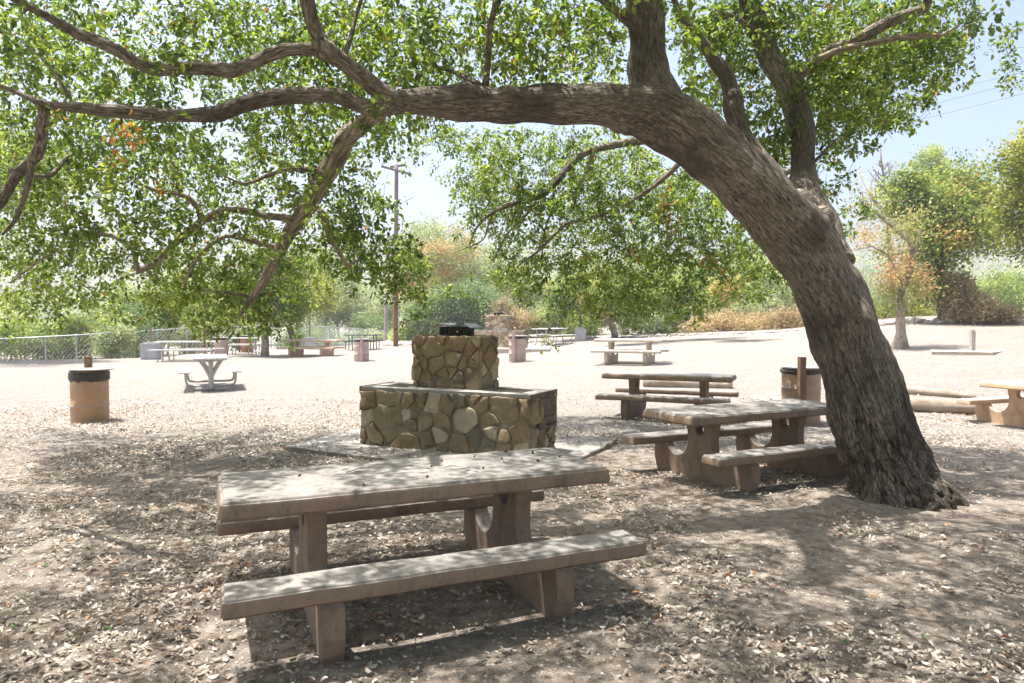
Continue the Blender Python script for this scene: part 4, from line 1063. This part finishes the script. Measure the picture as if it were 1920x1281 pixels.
p = at(1823, 655, 20.3); o = empty('wooden_post', (p.x, 20.3, tz(p.x, 20.3))); tag(o, 'short weathered grey post standing on a thin pad at right', 'post')
bm = bmesh.new(); bx(bm, -.055, .055, -.055, .055, -.1, .58); bx(bm, -.04, .04, -.04, .04, .58, .62); bm_obj('shaft', bm, M['grey_post'], o, bevel=.012)
p = at(1714, 610, 29.5); o = tubes('stake', [([Vector((0, 0, -.2)), Vector((.02, 0, .5))], [.03, .025])], M['post'], None, 6, None, .1); o.location = (p.x, 29.5, tz(p.x, 29.5)); tag(o, 'thin dark stake in the rock line right of the orange leaved tree', 'stake')

# ------------------------------------------------------------------ background trees and shrubs
def blob_leaves(blobs, n, size, lump=.35, droop=0.0, shell=.3):
    bb = []
    for c_, a_, b_, e_ in blobs:
        bb.append((c_, a_ * .72, b_ * .72, e_ * .72))
        for i_ in range(11):
            d_ = Vector(unit(1)[0]); f_ = random.uniform(.18, .48)
            bb.append((Vector(c_) + Vector((d_.x * a_, d_.y * b_, d_.z * e_)) * random.uniform(.6, 1.05), a_ * f_, b_ * f_, e_ * f_ * .85))
    blobs = bb
    vol = np.array([b[1] * b[2] * b[3] for b in blobs]) ** .67; vol /= vol.sum()
    P, Nn = [], []
    for b, f in zip(blobs, vol):
        k = int(n * f); d = unit(k)
        r = shell + (1 - shell) * rng.random(k) ** .6
        d2 = d * r[:, None]
        # lumpy outline and holes
        ln = np.array([noise.noise(Vector(x * 2.3) + b[0] * .7) for x in d])
        l2 = np.array([noise.noise(Vector(x * 5.5) + b[0] * .9) for x in d])
        hole = np.array([noise.noise(Vector(x * 3.7) + b[0] * 1.3) for x in d2])
        k2 = 1 + lump * 1.0 * ln + lump * .8 * l2
        k2 = k2 + np.abs(rng.normal(size=k)) * .16 * (r > .8)
        q = np.array(b[0]) + d2 * k2[:, None] * np.array([b[1], b[2], b[3]])
        q[:, 2] -= droop * rng.random(k)
        m = hole > -.14 + .25 * (rng.random(k) - .5)
        P.append(q[m]); Nn.append(d[m])
    P = np.concatenate(P); Nn = np.concatenate(Nn)
    k = len(P)
    # small sprays: 5 leaves round each point
    Pm = np.repeat(P, 5, 0) + rng.normal(size=(k * 5, 3)) * size * 1.5
    Nm = np.repeat(Nn, 5, 0) * .4 + rng.normal(size=(k * 5, 3)) * .6 + np.array([0, 0, .5])
    va = np.clip(np.repeat(np.array([noise.noise(Vector(x) * 1.1) for x in P]) * .7 + .45, 5) + rng.normal(size=k * 5) * .14, 0, 1)
    return Pm, unit(k * 5) + np.array([0, 0, -.2]), Nm, size * rng.uniform(.6, 1.3, k * 5), va
def B(u, v, D, ru, rv, rd=None):
    c = at(u, v, D); a = ru / F_PX * D; b_ = rv / F_PX * D
    return (c, a, rd if rd else min(a, b_ * 1.3) * .9, b_)
def plant(name, label, cat, base, blobs, mat, n, size, trunk=None, bark_='bark_pale', grp=None, **kw):
    t = empty(name, base); tag(t, label, cat, grp)
    Pm, Dm, Nm, sz, va = blob_leaves(blobs, int(n * 2.1), size * 1.12, **kw)
    o = leaves('crown' if trunk else 'foliage', Pm, Dm, Nm, sz, M[mat], None, va, 1, width=.55); keep(o, t)
    if trunk:
        o = tubes('trunk', trunk, M[bark_], None, 10, .35, .18); keep(o, t)
    return t
def stems(base, blobs, r=.05, k=3):
    out = []
    for b in blobs[:k]:
        m = (Vector(base) + b[0]) / 2 + Vector((random.uniform(-.3, .3), 0, -.1)); out.append(([Vector(base) - Vector((0, 0, .2)), m, b[0] + Vector((0, 0, b[3] * .3))], [r, r * .7, r * .25]))
    return out
def basept(u, D): x = gx(u, D); return Vector((x, D, tz(x, D)))
GT, GS = 'trees of the picnic ground', 'shrubs around the picnic ground'
def tr(rows): return pth(rows)

# shrubs behind the left fence
LS = [
 ('yellowish green shrub mass behind the left fence at the picture edge, rear row', 40, 41, [B(40, 618, 41, 60, 30), B(-20, 620, 41, 50, 34)], 'yellow', 1200),
 ('light green shrub mass in the rear row above the left fence', 120, 42, [B(120, 615, 42, 55, 26), B(175, 622, 42, 40, 30)], 'green', 1300),
 ('light sapling thicket rising behind the feathery shrub', 285, 46, [B(280, 600, 46, 40, 44), B(330, 560, 46, 44, 50), B(240, 560, 46, 30, 30)], 'green', 1600),
 ('yellow green thicket behind the trash drum at the long table', 425, 50, [B(425, 600, 50, 50, 50), B(470, 590, 50, 34, 40)], 'yellow', 1500),
 ('bushy green shrub at the far left edge behind the fence', 10, 36.5, [B(15, 640, 36.5, 55, 42)], 'green', 900),
 ('broad deep green shrub behind the fence left of the tan drum post', 90, 37, [B(75, 638, 37, 42, 40), B(115, 645, 37.5, 36, 36)], 'green', 1300),
 ('yellow green shrub behind the fence above the tan drum', 150, 38, [B(150, 640, 38, 36, 40)], 'mixed', 800),
 ('feathery grey green shrub behind the fence left of the lamp base', 213, 36.5, [B(214, 642, 36.5, 30, 34), B(232, 620, 37, 18, 26)], 'sage', 1000),
 ('dark green tall shrub just left of the lamp pole', 260, 39, [B(258, 630, 39, 26, 46), B(245, 590, 40, 24, 26)], 'bluegreen', 1100),
 ('bright green tall shrub behind the lamp pole', 310, 41, [B(310, 620, 41, 36, 46), B(325, 575, 42, 30, 34)], 'green', 1300),
 ('yellow green shrub behind the long metal table', 352, 43, [B(352, 640, 43, 26, 30)], 'yellow', 600),
 ('green shrub behind the number sign', 400, 45, [B(395, 625, 45, 34, 42), B(420, 590, 46, 30, 34)], 'mixed', 1200),
 ('dark green shrub between the number sign and the gate', 462, 47, [B(460, 630, 47, 22, 28)], 'green', 600),
 ('tall pale green shrub standing farther back above the far left fence', 190, 48, [B(190, 592, 48, 40, 32), B(235, 575, 49, 30, 30)], 'sage', 1100),
 ('olive shrub behind the fence under the tan concrete table side', 585, 53, [B(560, 640, 53, 40, 26), B(610, 638, 53, 30, 24)], 'bluegreen', 900),
 ('rounded blue green bush left of the utility pole', 690, 58, [B(688, 612, 58, 30, 22), B(668, 640, 57, 34, 20)], 'bluegreen', 900),
 ('pale sage shrub at the fence end by the bare pole', 712, 56.5, [B(706, 640, 56.5, 20, 20)], 'sage', 400),
 ('green shrub thicket right behind the utility pole', 780, 46, [B(772, 632, 46, 36, 28), B(815, 628, 46, 30, 26)], 'green', 1300),
 ('dense green bush behind the near barbecue cap', 865, 46, [B(862, 630, 46, 40, 26), B(905, 622, 46, 30, 32)], 'bluegreen', 1200),
 ('dry reddish thicket behind the far barbecue', 960, 42, [B(945, 605, 42, 36, 42), B(985, 612, 42, 34, 34)], 'dry', 1300),
 ('grey green thicket behind the angled metal table', 1030, 42, [B(1020, 605, 42, 32, 38), B(1055, 600, 42, 32, 42)], 'sage', 1400),
 ('mixed green brush behind the lamp base right of centre', 1105, 41, [B(1095, 612, 41, 32, 34), B(1120, 590, 42, 28, 36)], 'mixed', 1200),
 ('pale silver green bush right of the leaning tree', 1200, 39, [B(1190, 598, 39, 34, 36), B(1225, 612, 38, 30, 22)], 'sage', 1500),
 ('round silver bush before the dry pink brush', 1260, 38.5, [B(1262, 600, 38.5, 26, 30), B(1240, 570, 40, 40, 26)], 'bluegreen', 1200),
 ('pinkish dry brush bank at the foot of the slope', 1330, 37, [B(1310, 614, 37, 46, 12, 1.4), B(1370, 606, 37, 50, 16, 1.6)], 'dry', 1500),
 ('pinkish dry brush beside the oak trunk', 1450, 36, [B(1440, 604, 36, 50, 18, 1.6), B(1490, 598, 36, 40, 20, 1.6)], 'dry', 1300),
 ('pale green bush halfway up the brushy slope', 1400, 44, [B(1395, 570, 44, 60, 30), B(1345, 560, 45, 50, 34)], 'sage', 1800),
 ('tall grey brush behind the trunk left side', 1460, 47, [B(1460, 560, 47, 50, 40), B(1430, 530, 48, 60, 34)], 'sage', 1800),
 ('olive scrub high on the slope left of the trunk', 1330, 52, [B(1310, 545, 52, 60, 40)], 'mixed', 1100),
 ('yellow dry weeds behind the orange leaved tree', 1650, 35, [B(1640, 590, 35, 50, 18, 1.5), B(1715, 588, 35, 40, 20, 1.5)], 'yellow', 1200),
 ('hazy blue green trees far beyond the orange tree', 1640, 70, [B(1620, 545, 70, 50, 50), B(1690, 555, 72, 50, 38)], 'bluegreen', 1400),
 ('dark brown vine heap leaning by the big right tree', 1835, 29, [B(1822, 575, 29, 36, 30, .9), B(1865, 590, 28.8, 32, 18, .8), B(1795, 550, 29.2, 22, 34, .8)], 'dry', 1500),
 ('bright green slope of grass and saplings at the right edge', 1900, 48, [B(1900, 555, 48, 60, 40), B(1860, 540, 50, 40, 30)], 'green', 1600),
 ('green weeds behind the right rock line', 1900, 31, [B(1890, 592, 31, 40, 12, .8)], 'mixed', 600),
]
for lb, u, D, bl, mt, n in LS:
    bp = basept(u, D)
    if mt != 'dry' or 'heap' in lb:
        t = plant('shrub', lb, 'shrub', bp, bl, mt, n, .11 if D < 45 else .14, stems(bp, bl), grp=GS)
    else:
        t = plant('shrub', lb, 'shrub', bp, bl, mt, n, .12, grp=GS)

# trees
b = basept(497, 30.8)
plant('slim_tree', 'slim straight tree in front of the gate, its crown merging with the drooping oak leaves', 'tree', b, [B(497, 520, 30.8, 62, 60), B(460, 560, 31, 50, 32), B(540, 560, 30.6, 40, 34)], 'mixed', 2400, .12,
      [tr([(497, 672, 30.8, 17), (497, 640, 30.8, 14), (495, 600, 30.8, 13), (498, 540, 30.8, 8)])], 'bark_pale', GT)
b = basept(545, 41)
plant('leaning_tree', 'dark trunked tree behind the tan concrete table', 'tree', b, [B(540, 570, 41, 60, 34), B(575, 545, 42, 50, 40), B(510, 585, 41, 36, 26)], 'yellow', 1900, .14,
      [tr([(552, 655, 41, 14), (548, 630, 41, 12), (540, 600, 41, 11), (545, 560, 41, 7)])], 'bark_dark', GT)
b = basept(850, 47)
plant('green_tree', 'blue green spreading tree with twin trunks behind the near barbecue', 'tree', b, [B(830, 580, 47, 66, 36), B(880, 560, 47, 60, 46), B(900, 590, 47, 50, 26), B(790, 590, 46, 34, 22)], 'bluegreen', 3200, .14,
      [tr([(858, 660, 47, 9), (848, 630, 47, 9), (838, 600, 47, 8), (825, 560, 47, 5)]), tr([(858, 660, 47, 9), (860, 620, 47, 8), (862, 580, 47, 6)])], 'bark_dark', GT)
b = basept(820, 54)
plant('tall_tree', 'tall pale green tree with reddish tips behind the utility pole', 'tree', b, [B(800, 500, 54, 66, 66), B(850, 470, 55, 50, 50), B(760, 530, 54, 34, 50)], 'orange', 2000, .15,
      [tr([(815, 650, 54, 9), (812, 560, 54, 7), (805, 480, 54, 4)])], 'bark_pale', GT)
b = basept(830, 58)
plant('tall_tree', 'tall soft green tree behind the red tipped tree', 'tree', b, [B(820, 480, 58, 70, 70), B(880, 520, 58, 60, 60), B(770, 470, 60, 34, 40)], 'sage', 2600, .16,
      [tr([(835, 650, 58, 10), (832, 560, 58, 8), (828, 470, 58, 4)])], 'bark_pale', GT)
b = basept(1150, 35.5)
plant('leaning_tree', 'small tree leaning left on the far slope behind the pale table', 'tree', b, [B(1120, 555, 35.5, 90, 34), B(1200, 545, 36, 60, 30), B(1060, 570, 35, 40, 22), B(1270, 550, 31, 90, 24), B(1180, 556, 30, 60, 22), B(1370, 548, 29, 60, 20)], 'mixed', 3400, .13,
      [tr([(1154, 645, 35.2, 15), (1152, 625, 35.2, 13), (1143, 600, 35.2, 12), (1128, 578, 35.2, 11), (1110, 560, 35.2, 7)])], 'bark_pale', GT)
for u, D, lb, bl, mt, n in [
    (640, 62, 'soft pale green willow like tree beyond the fence', [B(625, 545, 62, 50, 70), B(670, 570, 62, 50, 50), B(600, 600, 61, 40, 40)], 'sage', 2600),
    (580, 66, 'tall pale tree beyond the slim tree', [B(575, 520, 66, 56, 60), B(540, 560, 66, 50, 50)], 'sage', 2000),
    (960, 60, 'pale yellow green tree behind the far barbecue', [B(960, 540, 60, 70, 56), B(1020, 560, 60, 60, 40)], 'mixed', 2000),
    (1120, 62, 'hazy green tree high behind the leaning tree', [B(1110, 530, 62, 80, 50), B(1200, 530, 62, 70, 46), B(1280, 530, 60, 60, 40)], 'green', 2400),
    (420, 64, 'hazy tree behind the number sign', [B(420, 560, 64, 60, 44), B(480, 560, 64, 40, 40)], 'green', 1500),
    (700, 66, 'pale distant tree behind the bare pole', [B(700, 590, 66, 40, 40), B(740, 570, 66, 34, 50)], 'sage', 1500),
    (1300, 66, 'distant green tree above the pink brush', [B(1300, 520, 66, 60, 50), B(1380, 515, 66, 60, 40)], 'sage', 1500)]:
    b = basept(u, D); plant('distant_tree', lb, 'tree', b, bl, mt, n, .17, stems(b, bl, .16), 'bark_pale', GT)
# right hand trees
b = basept(1690, 21.7)
plant('orange_tree', 'young tree with pale trunk and dry orange pink leaves on the right slope', 'tree', b, [B(1695, 520, 21.7, 46, 52), B(1665, 535, 21.7, 38, 34), B(1700, 440, 22, 46, 46), B(1640, 450, 22, 44, 26), B(1725, 545, 21.5, 30, 22)], 'orange', 620, .085,
      [tr([(1688, 662, 21.7, 46), (1689, 648, 21.7, 30), (1689, 625, 21.7, 17), (1688, 570, 21.7, 14), (1692, 530, 21.7, 9)]), tr([(1692, 545, 21.7, 8), (1710, 500, 21.7, 9), (1706, 455, 21.7, 8), (1690, 440, 21.7, 6), (1650, 405, 21.7, 5), (1622, 380, 21.7, 3)]),
       tr([(1690, 530, 21.7, 5), (1665, 478, 21.7, 4), (1635, 462, 21.7, 3), (1600, 470, 21.7, 2)]), tr([(1708, 500, 21.7, 5), (1725, 430, 21.7, 3)])], 'bark_pale', GT, lump=.6)
b = basept(1770, 30)
plant('green_tree', 'big bright green tree with dark trunk on the right bank', 'tree', b, [B(1745, 400, 30, 70, 66), B(1810, 350, 30.5, 70, 60), B(1790, 440, 29.5, 66, 56), B(1735, 480, 30, 44, 44), B(1840, 430, 30, 40, 50), B(1700, 350, 30.5, 40, 30), B(1755, 540, 30, 46, 26)], 'mixed', 3800, .155,
      [tr([(1778, 608, 30, 44), (1774, 590, 30, 28), (1768, 550, 30, 22), (1760, 500, 30, 19), (1757, 460, 30, 16), (1770, 400, 30, 12), (1790, 340, 30.3, 6)]), tr([(1759, 480, 30, 10), (1735, 430, 30, 8), (1715, 380, 30, 4)]), tr([(1772, 400, 30, 9), (1820, 360, 30, 5)])], 'bark_dark', GT, lump=.5)
b = basept(1950, 24)
plant('yellow_tree', 'yellow green tree leaning in from the right edge', 'tree', b, [B(1925, 350, 24, 50, 90), B(1910, 430, 24, 44, 66), B(1950, 290, 24, 46, 60), B(1990, 400, 24, 60, 120)], 'yellow', 2300, .13,
      [tr([(1965, 625, 24, 26), (1960, 540, 24, 20), (1945, 440, 24, 14), (1935, 330, 24, 8)]), tr([(1940, 360, 24, 6), (1905, 285, 24, 3), (1880, 262, 24, 1.6)]), tr([(1905, 285, 24, 2.5), (1925, 245, 24, 1.5)])], 'bark_pale', GT, lump=.55)
b = basept(-330, 27)
plant('broad_tree', 'broad green tree standing just beyond the left edge', 'tree', b, [B(-180, 330, 27, 190, 90, 4), B(-40, 300, 27.5, 130, 70, 3), B(60, 360, 28, 70, 50, 2)], 'green', 3600, .15,
      [tr([(-330, 690, 27, 36), (-320, 560, 27, 28), (-250, 420, 27, 18), (-120, 340, 27.3, 8)]), tr([(-240, 410, 27, 12), (-60, 330, 27.5, 5)])], 'bark_pale', GT)
b = basept(2280, 23)
plant('broad_tree', 'broad tree beyond the right edge whose shade falls on the slope', 'tree', b, [B(2200, 250, 23, 180, 110, 3.5), B(2060, 230, 22.5, 90, 80, 2.5), B(2120, 330, 20.5, 90, 60, 2)], 'mixed', 3600, .14,
      [tr([(2280, 640, 23, 34), (2270, 500, 23, 26), (2220, 340, 23, 16), (2120, 250, 22.6, 8)])], 'bark_pale', GT)
b = basept(1752, 58)
plant('round_tree', 'small round topped tree peeping above the big right tree', 'tree', b, [B(1750, 298, 58, 27, 26), B(1752, 335, 58, 22, 26)], 'green', 900, .15, [tr([(1752, 600, 58, 14), (1750, 400, 58, 10), (1750, 290, 58, 4)])], 'bark_pale', GT)
b = basept(1655, 36)
t = empty('bare_tree', b); tag(t, 'leafless grey tree against the sky right of the oak crown', 'tree', GT)
sp = [tr([(1675, 600, 36, 12), (1670, 500, 36, 9), (1665, 420, 36, 7), (1660, 360, 36, 5), (1652, 300, 36, 3), (1650, 268, 36, 1.5)])]
for k in range(26):
    f = random.random(); u0 = 1668 - 14 * f; v0 = 430 - 130 * f; s = random.choice((-1, 1)); l = 50 * (1.1 - f) * random.uniform(.5, 1.3)
    sp.append(tr([(u0, v0, 36, 3 - f), (u0 + s * l * .5, v0 - l * .55, 36 + random.uniform(-.6, .6), 2), (u0 + s * l, v0 - l * random.uniform(.7, 1.6), 36 + random.uniform(-1, 1), .9)]))
    sp.append(tr([(u0 + s * l * .5, v0 - l * .55, 36, 1.6), (u0 + s * l * .55, v0 - l * 1.2, 36 + random.uniform(-1, 1), .8)]))
o = tubes('trunk', sp, M['bark_pale'], None, 5, .5, 0); keep(o, t)
Pm, Dm, Nm, sz, va = blob_leaves([B(1640, 420, 36, 50, 40), B(1620, 380, 36, 40, 40)], 420, .11); o = leaves('crown', Pm, Dm, Nm, sz, M['dry'], None, va, 1); keep(o, t)

# far wooded ridge closing the view, one mass nobody could count
fr = []
for k in range(70):
    u = -250 + k * 33 + random.uniform(-15, 15); D = random.uniform(95, 130)
    hv = 596 - (20 if u < 250 else 36 if u < 900 else 50) - random.uniform(0, 18)
    fr.append((at(u, hv, D), 5.5, 4.5, max(1.5, (598 - hv) / F_PX * D * 1.0)))
Pm, Dm, Nm, sz, va = blob_leaves(fr, 26000, .34, shell=.5)
o = leaves('far_woods', Pm, Dm, Nm, sz, M['sage'], None, va, 1); tag(o, 'pale far woods closing the view beyond the picnic ground', 'woods', kind='stuff')

# ------------------------------------------------------------------ fallen leaves
def litter():
    pts = []
    n = 0
    X = rng.uniform(-9, 10, 330000); Y = 1.6 + rng.random(330000) ** 1.3 * 12.5
    for x, y in zip(X, Y):
        if abs(x) > .80 * y + 1.2: continue
        q = noise.noise(Vector((x, y, 0)) * .8) + .6 * noise.noise(Vector((x, y, 5)) * 2.6)
        base = .15
        if x < -.4: base += .26
        if y < 3.6: base += .10
        if x > 1.0 and y < 5.5: base += .02
        if y > 9.5: base -= .05 * (y - 9.5)
        # swept bare ground by the front bench, and round the oak's foot
        lx, ly = x + .6, y - 3.0
        if abs(lx * .92 + ly * .39) < 1.15 and abs(-lx * .39 + ly * .92) < .5: base -= .26
        if math.hypot(x - 3.3, y - 6.0) < .7: base -= .2
        if random.random() < max(0.02, base + q * .8): pts.append((x, y))
    return np.array(pts)
lp = litter(); print('litter', len(lp))
def on_pad(x, y):
    # the barbecue pad
    a = ((x + 2.78) * .866 - (y - 8.6) * .5) ; b_ = ((x + 2.78) * .43 + (y - 8.6) * .9)
    return (a > -.02) & (a < 3.6) & (b_ > 0) & (b_ < 2.6)
z = terrain(lp[:, 0], lp[:, 1]) + rng.uniform(.004, .026, len(lp))
op = on_pad(lp[:, 0], lp[:, 1]); z = np.where(op, .066 + rng.uniform(.0, .006, len(lp)), z)
kp = ~(op & (rng.random(len(lp)) < .65)); lp = lp[kp]; z = z[kp]
N = len(lp); ang = rng.uniform(0, 6.283, N)
Pl = np.stack([lp[:, 0], lp[:, 1], z], 1); Dl = np.stack([np.cos(ang), np.sin(ang), rng.normal(size=N) * .18], 1)
Nl = np.stack([rng.normal(size=N) * .35, rng.normal(size=N) * .35, np.where(rng.random(N) < .5, 1.0, -1.0)], 1)
sl = .016 + .034 * rng.random(N) ** 1.4
va = np.clip(rng.beta(1.5, 1.9, N) * .93, 0, .95); m_ = rng.random(N); va[m_ < .02] = .975; va[m_ > .9965] = .995
o = leaves('leaf_litter', Pl, Dl, Nl, sl, M['litter'], None, va, 2, curl=.42, width=.5)
tag(o, 'carpet of dry curled oak leaves on the dirt under the oak', 'leaf litter', kind='stuff')

# ------------------------------------------------------------------ summer haze
bm = bmesh.new(); bx(bm, -420, 420, -70, 420, -3, 26)
hm = bpy.data.materials.new('haze'); hm.use_nodes = True; ht = hm.node_tree; ht.nodes.remove(ht.nodes['Principled BSDF'])
pv = ht.nodes.new('ShaderNodeVolumePrincipled'); pv.inputs['Color'].default_value = (.93, .96, 1, 1); pv.inputs['Density'].default_value = .0009; pv.inputs['Anisotropy'].default_value = .3
ht.links.new(pv.outputs[0], ht.nodes['Material Output'].inputs['Volume'])
o = bm_obj('haze', bm, hm); tag(o, kind='stuff'); o['label'] = 'thin pale summer haze'

# fallen twigs and gravel, uncountable
tw = []
for k in range(900):
    y = 2.2 + random.random() ** 1.3 * 8; x = random.uniform(-.78, .80) * y - .2
    a = random.uniform(0, 6.28); ln = random.uniform(.04, .17); z = tz(x, y) + .008
    if -2.9 < x < 1.4 and 7 < y < 11: continue
    d = Vector((math.cos(a), math.sin(a), random.uniform(-.03, .08))); p0 = Vector((x, y, z)); q = Vector((-d.y, d.x, 0)) * random.uniform(-.2, .2) * ln
    tw.append(([p0, p0 + d * ln * .5 + q, p0 + d * ln], [.0022, .0018, .001]))
o = tubes('fallen_twigs', tw, M['twig'], None, 3, None, 0); tag(o, 'small dry twigs scattered among the fallen leaves', 'twigs', kind='stuff')
Ng = 22000
yy = 3 + rng.random(Ng) ** 1.5 * 26; xx = rng.uniform(-.85, .85, Ng) * yy; rr = rng.uniform(.003, .009, Ng) * (1 + yy / 22)
kk = ~((xx > -2.9) & (xx < 1.5) & (yy > 6.8) & (yy < 11)); xx, yy, rr = xx[kk], yy[kk], rr[kk]; Ng = len(xx)
cc = np.stack([xx, yy, terrain(xx, yy) + rr * .2], 1); oc = np.array([[1, 0, 0], [0, 1, 0], [-1, 0, 0], [0, -1, 0], [0, 0, .8], [0, 0, -.6]])
Vg = (cc[:, None] + oc[None] * rr[:, None, None] * rng.uniform(.6, 1.4, (Ng, 6, 1))).reshape(-1, 3)
Lg = (np.arange(Ng)[:, None] * 6 + np.array([[0, 1, 4, 1, 2, 4, 2, 3, 4, 3, 0, 4]])).reshape(-1)
o = npmesh('gravel', Vg, Lg, 3, M['grit']); tag(o, 'small stones and grit strewn over the dirt', 'gravel', kind='stuff')
